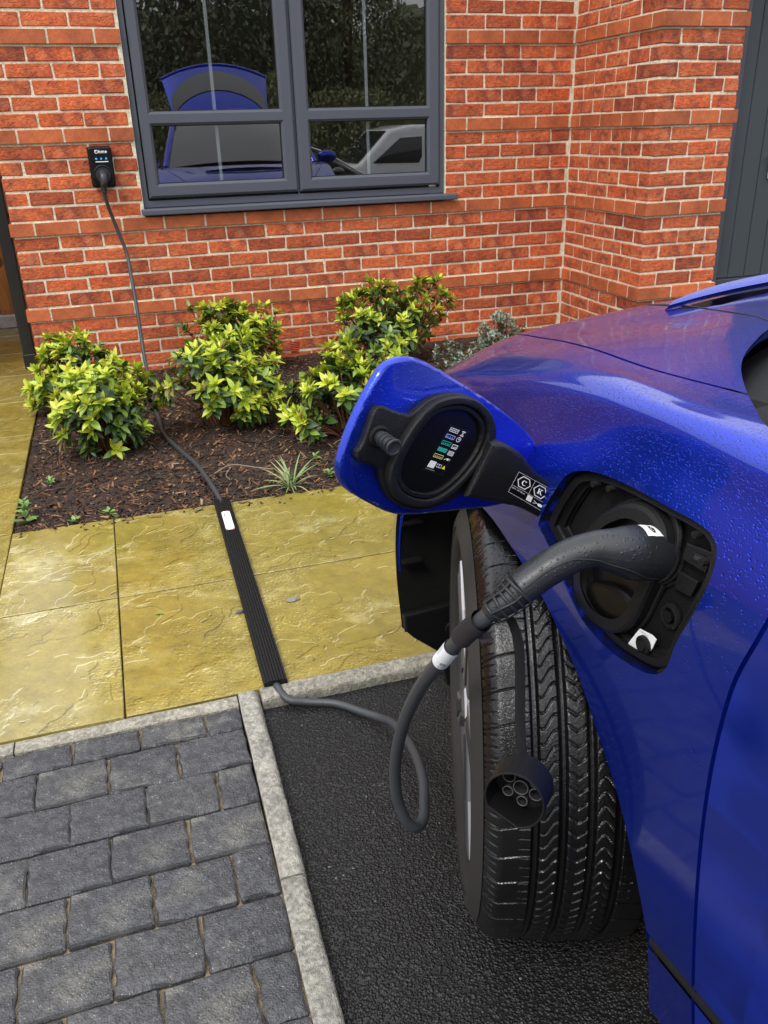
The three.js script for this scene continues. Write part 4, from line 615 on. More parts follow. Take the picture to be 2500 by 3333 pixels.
{
  const archPoly = [[-.40, .05], ...archIn, [.453, .05]], gapPoly = [...gapPts.map(([z, y]) => [z, y]), [.54, .05], [.9, .05], [.9, 1.15], [.535, 1.15]];
  const stripPoly = [[.40, .312], [.9, .312], [.9, .336], [.40, .336]];
  let wing = skinS(0, 7.985, -.459, .58, 130, 120);
  wing = cut(wing, prismX(archPoly), prismX(gapPoly, -1.15, -.55), prismX(portPts), prismX(stripPoly), prismY(rearPoly), prismX([[-.6, .05], [-.395, .05], [-.395, .285], [-.6, .262]]));
  const lipGap = ribbon(onSkin(gapPts.filter(([, y]) => y < .93)), [.022, 0, .004]), lipArch = ribbon(onSkin(archIn), [.007, 0, 0]), lipPort = ribbon(onSkin(portPts), [.018, 0, 0], true);
  const shutLip = ribbon(Array.from({ length: 40 }, (_, i) => S(7.985, lerp(-.459, .28, i / 39))), [.012, -.02, 0]);
  const wg = merge([wing, lipGap, lipArch, lipPort, shutLip]);
  mesh('front_wing', wg, M.paint, car); mesh('front_wing', mirror(wg), M.paint, car);
  // door
  const doorGap = gapPts.map(([z, y]) => [z + 0.0055, y]);
  let door = skinS(0, 7, .46, 1.7, 70, 90); door = cut(door, prismX([...doorGap, [.54, .05], [.3, .05], [.3, 1.15], [.54, 1.15]], -1.15, -.55), prismX([[.3, .312], [1.9, .322], [1.9, .346], [.3, .336]]));
  const dg = merge([door, ribbon(onSkin(doorGap.filter(([, y]) => y < .93)), [.022, 0, -.003])]);
  mesh('front_door', dg, M.paintFilm, car); mesh('front_door', mirror(dg), M.paintFilm, car);
  const rd = skinS(0, 7, 1.706, 3.45, 20, 60); mesh('rear_door', rd, M.paintPlain, car); mesh('rear_door', mirror(rd), M.paintPlain, car);
  mesh('trim_strip', [gridGeo(30, 3, (u, v) => { const z = lerp(.449, 1.7, u), y = lerp(.312, .337, v) + (z > .53 ? (z - .53) * .008 : 0); return [skinX(z, y) + 0.004 - 0.006 * Math.sin(v * Math.PI), y, z]; })], M.plastic, car);
  // inner dark skin seen through the gaps
  mesh('inner_panel', [gridGeo(40, 30, (u, v) => { const z = lerp(.457, .9, u), y = lerp(.22, .9, v); return [skinX(z, y) + .024, y, z]; }), gridGeo(40, 4, (u, v) => { const z = lerp(-.5, .3, u), p = S(lerp(7.8, 8.2, v), z); return [p[0] + .012, p[1] - .022, z]; })], M.blackSoft, car);
  const bump = skinS(0, 7.985, -.9, -.463, 40, 80), bg = cut(bump, prismX([[-1, .05], [-.3, .05], [-.3, .255], [-1, .255]])); mesh('front_bumper', bg, M.paint, car); mesh('front_bumper', mirror(bg), M.paint, car);
  mesh('front_grille', [gridGeo(8, 8, (u, v) => [lerp(-.42, .42, u), lerp(.28, .66, v), -.885 + .02 * Math.abs(u - .5)])], M.blackSoft, car);
  // bonnet
  let bon = skinS(8.02, 11, -.9, .45, 150, 90);
  const hole = [[-.405, -.262], [-.372, -.238], [-.329, -.224], [-.25, -.249], [-.177, -.268], [-.08, -.282], [0, -.288], [.02, -.288], [.02, -.36], [-.1, -.345], [-.2, -.33], [-.31, -.30]];
  bon = cut(bon, prismY(rearPoly), prismY(hole, .85, 1.1));
  const bl = merge([bon, ribbon(Array.from({ length: 40 }, (_, i) => S(8.02, lerp(-.88, .27, i / 39))), [.004, -.02, 0]), ribbon(rearCurve.filter(([x]) => x > -.755).map(([x, z]) => { let a = 7.2, b = 11; for (let i = 0; i < 30; i++) { const m = (a + b) / 2; if (skAt(SKX, m, z) < x) a = m; else b = m; } return [x, skAt(SKY, a, z), z]; }), [0, -.02, -.01])]);
  const bonnet = group('bonnet', [0, 0, 0], car);
  mesh('bonnet_panel', merge([bl, mirror(bl)]), M.paint, bonnet);
  const blade = gridGeo(60, 8, (u, v) => { const s = lerp(-1, 1, u), x = s * .415, c = 1 - s * s, zz = -.268 - .075 * (1 - Math.pow(Math.abs(s), 1.6)) * 0.75, k = Math.pow(c, .5); return [x, .951 + .014 * c + .017 * v * k - .006 * v * v * k, zz - .026 * k * v]; }, (u, v) => [u * .5 + .3, .8 + v * .03]);
  mesh('scoop_blade', merge([flip(blade), ribbon(Array.from({ length: 61 }, (_, i) => { const s = lerp(-1, 1, i / 60), c = 1 - s * s; return [s * .415, .951 + .014 * c, -.268 - .075 * (1 - Math.pow(Math.abs(s), 1.6)) * .75]; }), [0, -.012, -.012])]), M.paint, bonnet);
  mesh('scoop_duct', gridGeo(20, 8, (u, v) => { const s = lerp(-1, 1, u); return [s * .40, .90 - .05 * Math.sin(v * Math.PI) * (1 - s * s), lerp(-.20, -.36, v)]; }), M.blackSoft, bonnet);
  const gl = [[-.30, -.50], [-.345, -.40], [-.365, -.28], [-.385, -.16], [-.415, -.07], [-.453, .008], [-.50, .085]].map(([x, z]) => { let a = 8, b = 11; for (let i = 0; i < 30; i++) { const m = (a + b) / 2; if (skAt(SKX, m, z) < x) a = m; else b = m; } return [x, skAt(SKY, a, z) + .0003, z]; });
  mesh('bonnet_crease', [tube(gl, .0016, 60, 6), tube(gl.map(([x, y, z]) => [-x, y, z]), .0016, 60, 6)], M.gasket, bonnet);
  // cowl below the windscreen
  const cowl = group('cowl', [0, 0, 0], car);
  const edgeZ = (x) => { const ax = -Math.min(Math.abs(x), .83); for (let i = 0; i < rearCurve.length - 1; i++) if (rearCurve[i][0] <= ax && rearCurve[i + 1][0] >= ax) return lerp(rearCurve[i][1], rearCurve[i + 1][1], (ax - rearCurve[i][0]) / (rearCurve[i + 1][0] - rearCurve[i][0] + 1e-9)); return -.02; };
  const cy = (x, v) => 1.0 - .13 * Math.pow(Math.abs(x) / .85, 2.2) - .05 + .05 * v * v + .012 * Math.sin(v * 14);
  mesh('cowl_panel', gridGeo(60, 24, (u, v) => { const x = lerp(-.86, .86, u), z = lerp(edgeZ(x) - .05, edgeZ(x) + .30, v); return [x, cy(x, v), z]; }), M.plastic, cowl);
  const mg = []; for (let i = 0; i < 34; i++) for (let j = 0; j < 9; j++) { const x = -.80 + i * .011, v = .36 + j * .032, z = lerp(edgeZ(x) - .05, edgeZ(x) + .30, v); mg.push(new THREE.TorusGeometry(.0048, .0011, 4, 6).rotateX(Math.PI / 2).translate(x + (j % 2) * .0055, cy(x, v) + .002, z)); }
  mesh('cowl_mesh', mg, M.plastic, cowl);
  // windscreen, pillars, roof
  const wsB = (s) => V3(s * .76, 1.02 - .055 * s * s, .17 + .29 * s * s), wsT = (s) => V3(s * .585, 1.50 - .035 * s * s, 1.30 + .14 * s * s);
  mesh('windscreen', gridGeo(24, 16, (u, v) => { const s = lerp(-1, 1, u), a = wsB(s), b = wsT(s), p = a.lerp(b, v); return [p.x, p.y + .035 * Math.sin(v * Math.PI), p.z]; }), M.carGlass, car);
  for (const s of [-1, 1]) mesh('pillar', tube([0, .25, .5, .75, 1].map((v) => { const p = wsB(s * 1.02).lerp(wsT(s * 1.03), v); return [p.x, p.y + .035 * Math.sin(v * Math.PI), p.z]; }), .034, 24, 10), M.paintPlain, car);
  mesh('mirror_pod', new RoundedBoxGeometry(.2, .05, .1, 3, .02).rotateX(.5).translate(0, 1.40, 1.17), M.blackSoft, car);
  mesh('roof', gridGeo(24, 24, (u, v) => { const s = lerp(-1, 1, u), z = lerp(1.28 + .14 * s * s, 2.85, v); return [s * lerp(.6, .58, v), 1.50 + .05 * Math.sin(Math.min(1, v * 1.2) * Math.PI * .8) - .04 * s * s, z]; }), M.paintPlain, car);
  for (const s of [-1, 1]) {
    mesh('side_glass', gridGeo(20, 8, (u, v) => { const z = lerp(.6, 3.1, u), top = Math.min(1.47, .98 + (z - .5) * .6); return [s * lerp(.845, .62, v), lerp(.95, Math.max(top, .99), v), z]; }), M.carGlass, car);
    const dm = group('door_mirror', [s * .985, 1.015, .92], car); mesh('mirror_shell', new THREE.SphereGeometry(1, 24, 16).scale(.11, .065, .055), M.paintPlain, dm); mesh('mirror_arm', tube([[-s * .05, -.03, 0], [-s * .1, -.05, .0], [-s * .15, -.07, .02]], .018, 10, 8), M.plastic, dm); mesh('mirror_glass', new THREE.CircleGeometry(1, 24).scale(.095, .052, 1).translate(0, 0, .045), M.chrome, dm);
  }
  // rear end and the raised tailgate
  mesh('rear_body', [gridGeo(24, 16, (u, v) => { const s = lerp(-1, 1, u); return [s * .92, lerp(.25, .98, v), 3.45 + .36 * (1 - Math.pow(Math.abs(s), 3))]; }), boxAt(1.7, .04, .4, 0, .27, 3.5, .01)], M.paintPlain, car);
  const tg = (s, v) => { const w = lerp(.585, .69, v), yc = lerp(1.49, 2.115, Math.pow(v, .85)), dr = lerp(.1, .16, v); return [s * w, yc - dr * s * s, lerp(2.86, 3.68, v)]; };
  const tail = group('tailgate', [0, 0, 0], car);
  mesh('tailgate_panel', gridGeo(30, 24, (u, v) => tg(lerp(-1, 1, u), v)), M.paintPlain, tail);
  mesh('tailgate_edge', tube(Array.from({ length: 21 }, (_, i) => tg(lerp(-1, 1, i / 20), 1)), .02, 40, 8), M.paintPlain, tail);
  mesh('rear_glass', gridGeo(30, 16, (u, v) => { const s = lerp(-.96, .96, u), c = 1 - s * s, v0 = .42 * Math.sqrt(c) * 1, v1 = .28 + .55 * Math.sqrt(c), p = tg(s, lerp(Math.min(v0, v1), v1, v)); return [p[0], p[1] + .006, p[2] - .006]; }), M.carGlass, tail);
  // underside so that no light comes through
  mesh('floor_pan', [boxAt(1.5, .04, 3.9, 0, .3, 1.62), boxAt(1.2, .5, .02, 0, .55, -.55), boxAt(1.5, .22, .02, 0, .27, -.50), boxAt(1.6, .02, .9, 0, .80, .05)], M.blackSoft, car);
}
{ // wheel arch liner
  const ln = group('wheel_arch_liner', [0, 0, 0], car);
  mesh('liner_shell', [gridGeo(70, 10, (u, v) => { const p = curve(archIn.map(([z, y]) => [0, y, z])).getPointAt(u); const k = 1 + .03 * Math.sin(v * Math.PI); return [lerp(-.918, -.56, v), .345 + (p.y - .345) * k + .012, p.z * k]; }), gridGeo(12, 12, (u, v) => [-.56, lerp(.15, .80, v), lerp(-.48, .5, u)])], M.liner, ln);
  mesh('liner_shell', mirror(gridGeo(40, 6, (u, v) => { const p = curve(archIn.map(([z, y]) => [0, y, z])).getPointAt(u); return [lerp(-.918, -.56, v), p.y + .012, p.z]; })), M.liner, ln);
  mesh('air_deflector', [extrude(polyShape([[-.918, .33], [-.916, .292], [-.895, .268], [-.835, .215], [-.815, .12], [-.56, .12], [-.56, .34]]), .018, .004).translate(0, 0, -.402)], M.plastic, ln);
  for (const y of [.44, .53]) mesh('liner_rib', new RoundedBoxGeometry(.045, .008, .02, 2, .003).translate(-.885, y, -.418), M.liner, ln);
  mesh('bolt', [new THREE.CylinderGeometry(.011, .011, .01, 16).rotateX(Math.PI / 2).translate(-.815, .283, -.372), new THREE.TorusGeometry(.013, .002, 6, 20).translate(-.815, .283, -.37)], M.plastic, ln);
}
{ // wheel
  const R = .372, W = .122;
  const tread = (x, a) => { // radial depth of the tread pattern
    let h = 0; const sp = .037, ax = x + .0; const gi = [-1.5, -.5, .5, 1.5].map((k) => k * sp);
    for (const g of gi) { const d = Math.abs(ax - g); h = Math.max(h, .0075 * (1 - smooth(.0036, .0056, d))); }
    const s = a * R;
    if (Math.abs(ax) < 1.5 * sp) { const band = (ax + 1.5 * sp) / sp, f = band - Math.floor(band), tri = Math.abs(f - .5) * 2, kind = Math.floor(band); const off = (kind === 1 ? (f < .5 ? f : 1 - f) * .026 : .010 * Math.sin(f * 6.283 + kind)) ; const q = ((s + off) / .0205) % 1, qq = q < 0 ? q + 1 : q; if (qq < .17) h = Math.max(h, .0034 * Math.sin(qq / .17 * Math.PI) * smooth(.02, .12, Math.min(f, 1 - f))); }
    else { const t = (Math.abs(ax) - 1.5 * sp) / (W - 1.5 * sp), q0 = ((s + .012 * t * t) / .047) % 1, q = q0 < 0 ? q0 + 1 : q0; if (q < .055) h = Math.max(h, .0032 * Math.sin(q / .055 * Math.PI)); const q2 = ((s + .02) / .0157) % 1, qq2 = q2 < 0 ? q2 + 1 : q2; if (t > .72 && qq2 < .16) h = Math.max(h, .0022 * smooth(.72, .8, t)); if (t < .32 && qq2 < .1) h = Math.max(h, .0016); }
    return h;
  };
  const crown = (x) => R - .006 * Math.pow(Math.abs(x) / W, 2) - .022 * Math.pow(clamp((Math.abs(x) - .098) / .024, 0, 1), 2.2);
  const side = [[-.122, .345], [-.130, .334], [-.135, .322], [-.1365, .310], [-.1325, .309], [-.1355, .300], [-.133, .289], [-.126, .281], [-.116, .276]];
  const prof = []; for (const [x, r] of side.slice().reverse()) prof.push([x, r, 0]); const nT = 128; for (let i = 0; i <= nT; i++) { const x = lerp(-W, W, i / nT); prof.push([x, crown(x), 1]); } for (const [x, r] of side) prof.push([-x, r, 0]);
  const tyreGeo = (fine) => { const angs = []; if (fine) { for (let i = 0; i < 1150; i++) angs.push(lerp(-.5, 3.0, i / 1150)); for (let i = 0; i < 90; i++) angs.push(lerp(3.0, 5.783, i / 90)); } else for (let i = 0; i < 64; i++) angs.push(i / 64 * 6.2832); const pr = fine ? prof : prof.filter((_, i) => i % 6 === 0 || i < 9 || i > prof.length - 10); const na = angs.length;
    return gridGeo(na, pr.length - 1, (u, v) => { const a = angs[Math.round(u * na) % na], [x, r0, t] = pr[Math.round(v * (pr.length - 1))], r = r0 - (t && fine ? tread(x, a) : 0); return [x, -Math.cos(a) * r, Math.sin(a) * r]; }, (u, v) => [u * 2.3, v * .35]); };
  const makeWheel = (fine, parent) => {
    const w = group('wheel', [0, 0, 0], parent);
    mesh('tyre', tyreGeo(fine), M.tyre, w); mesh('sidewall', new THREE.LatheGeometry(side.map(([x, r]) => new THREE.Vector2(r, x - .0008)), 96).rotateZ(-Math.PI / 2), M.sidewall, w);
    mesh('rim', [new THREE.LatheGeometry([[.279, -.114], [.283, -.118], [.281, -.122], [.274, -.121], [.262, -.108], [.255, -.06], [.25, .1]].map(([r, y]) => new THREE.Vector2(r, y)), 64).rotateZ(-Math.PI / 2)], M.rimDark, w);
    for (let k = 0; k < 5; k++) { const sp = group('spoke', [0, 0, 0], w); sp.rotation.x = k * 1.2566 + .25; const sh = polyShape([[-.028, .04], [-.020, .17], [-.036, .268], [.036, .268], [.020, .17], [.028, .04]]); mesh('spoke_face', extrude(sh, .03, .006).rotateY(-Math.PI / 2).translate(-.095, 0, 0), M.rimBright, sp); mesh('spoke_insert', extrude(polyShape([[-.012, .06], [-.009, .17], [-.018, .25], [.018, .25], [.009, .17], [.012, .06]]), .004, .001).rotateY(-Math.PI / 2).translate(-.124, 0, 0), M.rimDark, sp); }
    mesh('hub', new THREE.CylinderGeometry(.055, .06, .04, 32).rotateZ(Math.PI / 2).translate(-.09, 0, 0), M.rimDark, w);
    mesh('brake_disc', new THREE.CylinderGeometry(.17, .17, .02, 40).rotateZ(Math.PI / 2).translate(-.01, 0, 0), M.rimBright, w);
    return w;
  };
  const fw = makeWheel(true, car); fw.position.set(-.828, .3465, -.004); fw.rotation.y = -.402;
  const lw = makeWheel(false, car); lw.position.set(.82, .3465, 0); lw.rotation.y = Math.PI - .42;
  for (const s of [-1, 1]) { const r = lw.clone(); car.add(r); r.position.set(s * .82, .3465, 2.99); r.rotation.y = s < 0 ? 0 : Math.PI; }
}
{ // charging port in the wing
  const port = group('charge_port', [0, 0, 0], car);
  const onPort = (g, lift) => { const p = g.attributes.position; for (let i = 0; i < p.count; i++) p.setX(i, p.getX(i) + skinX(p.getZ(i), p.getY(i)) + lift); g.computeVertexNormals(); return g; };
  const toPort = new THREE.Matrix4().set(0, 0, -1, 0, 0, 1, 0, 0, 1, 0, 0, 0, 0, 0, 0, 1);
  const plate = (pts, th, lift, bev = .002, n = 60, hole = null) => { const s = polyShape(pts.length > 12 || n ? smoothPoly(pts, n) : pts); if (hole) s.holes.push(new THREE.Path(smoothPoly(hole, n))); return onPort(toCreasedNormals(extrude(s, th, bev).applyMatrix4(toPort), .6), lift); };
  const scale = (pts, k) => { const c = pts.reduce((a, p) => [a[0] + p[0] / pts.length, a[1] + p[1] / pts.length], [0, 0]); return pts.map(([a, b]) => [c[0] + (a - c[0]) * k, c[1] + (b - c[1]) * k]); };
  const floorPts = scale(portRaw, .985);
  // tray: floor, wall and stepped rim
  mesh('tray', [plate(floorPts, .003, .034, .0005, 90), ribbon(onSkin(portPts).map(([x, y, z]) => [x + .002, y, z]), [.032, 0, 0], true)], M.blackSoft, port);
  mesh('rim_seal', [plate(scale(portRaw, .975), .010, .022, .003, 90, scale(portRaw, .90)), plate(scale(portRaw, .93), .008, .030, .002, 90, scale(portRaw, .84))], M.plastic, port);
  const ovo = [[.289, .862], [.320, .866], [.345, .857], [.359, .840], [.361, .812], [.353, .773], [.340, .730], [.322, .706], [.289, .692], [.253, .692], [.225, .713], [.216, .742], [.219, .781], [.238, .820], [.263, .846]];
  const ovi = scale(ovo, .84);
  mesh('socket_seal', [plate(ovo, .022, .030, .006, 70, ovi), plate(scale(ovo, 1.07), .008, .033, .003, 70, scale(ovo, .97))], M.rubber, port);
  mesh('socket_plate', plate(scale(ovo, .86), .008, .034, .001, 60), M.gloss, port);
  mesh('inner_seal', plate(scale(ovo, .80), .014, .036, .0007, 60, scale(ovo, .75)), M.plastic, port);
  mesh('direct_current_cover', plate([[.238, .728], [.262, .744], [.300, .752], [.324, .748], [.326, .734], [.302, .708], [.268, .703], [.243, .710]], .018, .034, .005, 40), M.gloss, port);
  const screw = group('screw', [skinX(.378, .757) + .028, .757, .378], port); mesh('screw_collar', new THREE.TorusGeometry(.0125, .004, 10, 30).rotateY(Math.PI / 2), M.plastic, screw); mesh('screw_head', new THREE.CylinderGeometry(.008, .009, .01, 6).rotateZ(Math.PI / 2), M.gloss, screw);
  const pst = canvasTex(256, 256, (x, w, h) => { x.fillStyle = '#e6e7e8'; x.fillRect(0, 0, w, h); x.fillStyle = '#222'; x.font = '16px sans-serif'; x.fillText('MXC3-14B719-AA', 60, 40); x.font = 'bold 30px sans-serif'; x.fillText('↑', 214, 90); x.strokeStyle = '#222'; x.lineWidth = 4; x.strokeRect(212, 110, 20, 16); });
  const st = plate([[.345, .724], [.366, .7275], [.374, .726], [.370, .711], [.364, .697], [.350, .690], [.329, .686], [.331, .697]], .0012, .019, 0, 0); { const p = st.attributes.position, uv = st.attributes.uv; for (let i = 0; i < p.count; i++) uv.setXY(i, (p.getZ(i) - .329) / .045, (p.getY(i) - .686) / .042); }
  mesh('button_sticker', st, std({ map: pst, roughness: .4 }), port);
  const btn = group('release_button', [skinX(.357, .709) + .0165, .709, .357], port); mesh('button_bezel', new THREE.CylinderGeometry(.0115, .012, .004, 32).rotateZ(Math.PI / 2), M.plastic, btn); mesh('button_cap', new THREE.CylinderGeometry(.0065, .007, .006, 28).rotateZ(Math.PI / 2).translate(-.002, 0, 0), M.rubber, btn); mesh('button_ring', new THREE.TorusGeometry(.009, .0012, 8, 28).rotateY(Math.PI / 2).translate(-.002, 0, 0), M.rubber, btn);
  mesh('latch_slot', [plate([[.374, .845], [.413, .850], [.411, .826], [.374, .826]], .005, .031, .0015, 0), plate([[.390, .842], [.409, .844], [.408, .834], [.390, .833]], .004, .027, .001, 0)], M.plastic, port);
  mesh('latch_striker', plate([[.393, .840], [.407, .8415], [.4065, .836], [.393, .8355]], .003, .0255, .0005, 0), M.rimDark, port);
  mesh('moulded_step', plate([[.374, .812], [.405, .813], [.400, .792], [.374, .790]], .005, .032, .0015, 0), M.plastic, port);
  for (const [z, y] of [[.215, .857], [.245, .862], [.395, .866], [.417, .845], [.40, .70]]) mesh('bump_stop', new THREE.CylinderGeometry(.0042, .005, .01, 14).rotateZ(Math.PI / 2).translate(skinX(z, y) + .012, y, z), M.rubber, port);
}
{ // open flap
  const fp = group('charge_flap', [-.92, .85, .08], car), s = Math.sin(.2618), c = Math.cos(.2618);
  fp.quaternion.setFromRotationMatrix(new THREE.Matrix4().makeBasis(V3(c, 0, -s), V3(0, 1, 0), V3(s, 0, c)));
  const N = (l) => l.map(([u, v]) => [-u, v]);
  const outline = N([[.210, .175], [.240, .171], [.259, .153], [.292, .107], [.310, .068], [.311, .052], [.303, .035], [.269, .005], [.234, -.019], [.209, -.028], [.145, -.042], [.051, -.060], [.008, -.062], [-.014, -.034], [-.019, -.006], [-.015, .014], [.006, .039], [.080, .098], [.156, .149], [.186, .167]]);
  const sp = (p, n) => polyShape(smoothPoly(p, n));
  const og = toCreasedNormals(extrude(sp(outline, 90), .014, .0045, 4).translate(0, 0, -.014), .9); mesh('flap_panel', boxUV(og), M.paintFlap, fp);
  const plateP = N([[.258, .128], [.266, .123], [.273, .109], [.285, .087], [.293, .078], [.290, .068], [.275, .060], [.262, .050], [.258, .033], [.245, .007], [.216, -.015], [.181, -.024], [.133, -.019], [.089, .015], [.071, .047], [.075, .072], [.096, .097], [.124, .114], [.156, .122], [.181, .121], [.199, .114], [.213, .108], [.235, .117]]);
  mesh('backing_plate', toCreasedNormals(extrude(sp(plateP, 110), .011, .003, 3).translate(0, 0, -.001), .6), M.plastic, fp);
  const ro = N([[.163, .120], [.187, .117], [.213, .100], [.239, .072], [.251, .052], [.254, .033], [.244, .012], [.221, -.005], [.192, -.014], [.162, -.010], [.123, .010], [.092, .040], [.084, .062], [.089, .082], [.110, .104], [.136, .116]]);
  const cen = [-.168, .052], sc = (k) => ro.map(([a, b]) => [cen[0] + (a - cen[0]) * k, cen[1] + (b - cen[1]) * k]);
  const ring = (k0, k1, th, z, m, nm, bv = .003) => { const r = sp(sc(k0), 80); r.holes.push(new THREE.Path(smoothPoly(sc(k1), 80))); mesh(nm, toCreasedNormals(extrude(r, th, bv, 3).translate(0, 0, z), .6), m, fp); };
  ring(1.0, .86, .018, .003, M.rubber, 'flap_seal'); ring(.845, .765, .014, .003, M.plastic, 'inner_ring', .0012);
  mesh('flap_recess', extrude(sp(sc(.86), 70), .004).translate(0, 0, .0075), M.gloss, fp);
  const lab = canvasTex(256, 512, (x, w, h) => {
    x.fillStyle = '#070708'; x.fillRect(0, 0, w, h); x.strokeStyle = '#2a2a2c'; x.lineWidth = 3; x.strokeRect(3, 3, w - 6, h - 6); x.lineWidth = 6;
    const box = (y, col, fill) => { x.strokeStyle = col; x.strokeRect(30, y, 110, 36); if (fill) { x.fillStyle = fill; x.fillRect(34, y + 4, 102, 28); } };
    box(24, '#f2f2f2'); x.fillStyle = '#f2f2f2'; for (let i = 0; i < 5; i++) x.fillRect(40 + i * 20, 36, 11, 12);
    const tri = (y, n, col) => { x.fillStyle = col; for (let i = 0; i < n; i++) { const a = 44 + i * (92 / n); x.beginPath(); x.moveTo(a, y + 28); x.lineTo(a + 8, y + 10); x.lineTo(a + 16, y + 28); x.fill(); } };
    box(96, '#9fb2ff'); tri(96, 3, '#9fb2ff'); box(170, '#35b3a3'); tri(170, 4, '#35b3a3'); box(244, '#35b3a3', '#2aa192'); box(318, '#d8cf7a'); tri(318, 4, '#d8cf7a');
    x.strokeStyle = '#f2f2f2'; x.lineWidth = 6; x.strokeRect(184, 20, 40, 2); x.strokeRect(184, 68, 40, 2); x.beginPath(); x.moveTo(188, 22); x.lineTo(220, 66); x.moveTo(220, 22); x.lineTo(188, 66); x.stroke();
    x.beginPath(); x.arc(196, 114, 24, 0, 6.3); x.moveTo(196, 98); x.lineTo(196, 114); x.lineTo(210, 114); x.stroke();
    for (const y of [176, 250]) { x.strokeRect(170, y, 62, 40); x.fillStyle = '#f2f2f2'; for (let i = 0; i < 5; i++) x.fillRect(178 + i * 10, y + (y < 200 ? 26 - i * 4 : 6), 5, y < 200 ? 8 + i * 4 : 28); }
    x.beginPath(); x.moveTo(164, 344); x.bezierCurveTo(176, 360, 182, 322, 196, 338); x.stroke(); x.fillStyle = '#f2f2f2'; x.fillRect(196, 326, 22, 22); x.font = 'bold 34px sans-serif'; x.fillText('!', 226, 350);
    x.strokeStyle = '#f2f2f2'; x.lineWidth = 4; x.strokeRect(128, 410, 26, 32); x.strokeRect(156, 410, 26, 32); x.fillStyle = '#e8d94a'; x.beginPath(); x.moveTo(196, 444); x.lineTo(218, 404); x.lineTo(240, 444); x.fill(); x.fillStyle = '#e0e0e0'; x.fillRect(30, 396, 80, 72); x.fillStyle = '#070708'; x.font = '15px sans-serif'; x.fillStyle = '#cfcfcf'; x.fillText('J9D3-14B725-AA', 28, 492);
  });
  { const q = [[.153, .083], [.122, .067], [.166, .018], [.198, .035]].map(([u, v]) => [-u, v]); const g = gridGeo(1, 1, (u, v) => { const a = [lerp(q[3][0], q[2][0], u), lerp(q[3][1], q[2][1], u)], b = [lerp(q[0][0], q[1][0], u), lerp(q[0][1], q[1][1], u)]; return [lerp(a[0], b[0], v), lerp(a[1], b[1], v), .0122]; }); mesh('status_label', g, std({ map: lab, roughness: .35 }), fp); }
  const peg = group('locking_peg', [-.262, .093, .012], fp); peg.rotation.set(.12, -.1, 0);
  mesh('peg_socket', new THREE.TorusGeometry(.0105, .003, 10, 30), M.rubber, peg); mesh('peg_body', [new THREE.CylinderGeometry(.0075, .0085, .036, 24).rotateX(Math.PI / 2).translate(0, 0, .016), ...[.010, .018, .026].map((z) => new THREE.TorusGeometry(.0082, .0014, 8, 24).translate(0, 0, z)), new THREE.TorusGeometry(.0085, .0022, 8, 24).translate(0, 0, .033)], M.handle, peg);
  // swan-neck hinge arm, in the car's axes
  const arm = group('hinge_arm', [0, 0, 0], car);
  const up = [[-1.009, .901], [-.992, .897], [-.967, .882], [-.950, .862], [-.940, .849], [-.925, .837], [-.898, .816], [-.871, .801], [-.852, .783]], lo = [[-1.045, .834], [-1.017, .823], [-.987, .812], [-.964, .803], [-.926, .778], [-.899, .763], [-.867, .754], [-.835, .752]];
  mesh('arm_body', toCreasedNormals(extrude(polyShape([...splinePts(up, 24), ...splinePts(lo, 24).reverse()]), .036, .006, 3).translate(0, 0, .102), .7), M.plastic, arm);
  mesh('arm_pivot', new RoundedBoxGeometry(.09, .07, .1, 3, .012).translate(-.845, .782, .16), M.blackSoft, arm);
  const ck = canvasTex(512, 340, (x, w, h) => { x.fillStyle = '#08080a'; x.fillRect(0, 0, w, h); x.strokeStyle = '#dedede'; x.lineWidth = 4; x.strokeRect(4, 4, w - 8, h - 8); x.beginPath(); x.moveTo(4, 220); x.lineTo(w - 4, 220); x.moveTo(w / 2, 4); x.lineTo(w / 2, 220); x.stroke(); for (const [cx, l] of [[134, 'C'], [378, 'K']]) { x.lineWidth = 13; x.beginPath(); for (let i = 0; i < 6; i++) { const a = i * Math.PI / 3; x[i ? 'lineTo' : 'moveTo'](cx + 92 * Math.cos(a), 112 + 92 * Math.sin(a)); } x.closePath(); x.stroke(); x.fillStyle = '#f4f4f4'; x.font = 'bold 104px serif'; x.textAlign = 'center'; x.textBaseline = 'middle'; x.fillText(l, cx, 114); } x.font = '25px sans-serif'; x.textAlign = 'left'; x.fillText('MK72-14B725-AA', 14, 252); x.fillStyle = '#e0e0e0'; x.fillRect(248, 232, 74, 78); x.strokeStyle = '#f0f0f0'; x.lineWidth = 7; x.beginPath(); x.moveTo(350, 262); x.lineTo(400, 278); x.lineTo(350, 300); x.stroke(); x.beginPath(); x.ellipse(448, 282, 38, 20, 0, 0, 6.3); x.fillStyle = '#f0f0f0'; x.fill(); });
  { const q = [[-.984, .831], [-.930, .792], [-.917, .822], [-.969, .857]]; const g = gridGeo(1, 1, (u, v) => { const a = [lerp(q[0][0], q[1][0], u), lerp(q[0][1], q[1][1], u)], b = [lerp(q[3][0], q[2][0], u), lerp(q[3][1], q[2][1], u)]; return [lerp(a[0], b[0], v), lerp(a[1], b[1], v), .1388]; }); mesh('connector_type_label', g, std({ map: ck, roughness: .35 }), arm); }
}
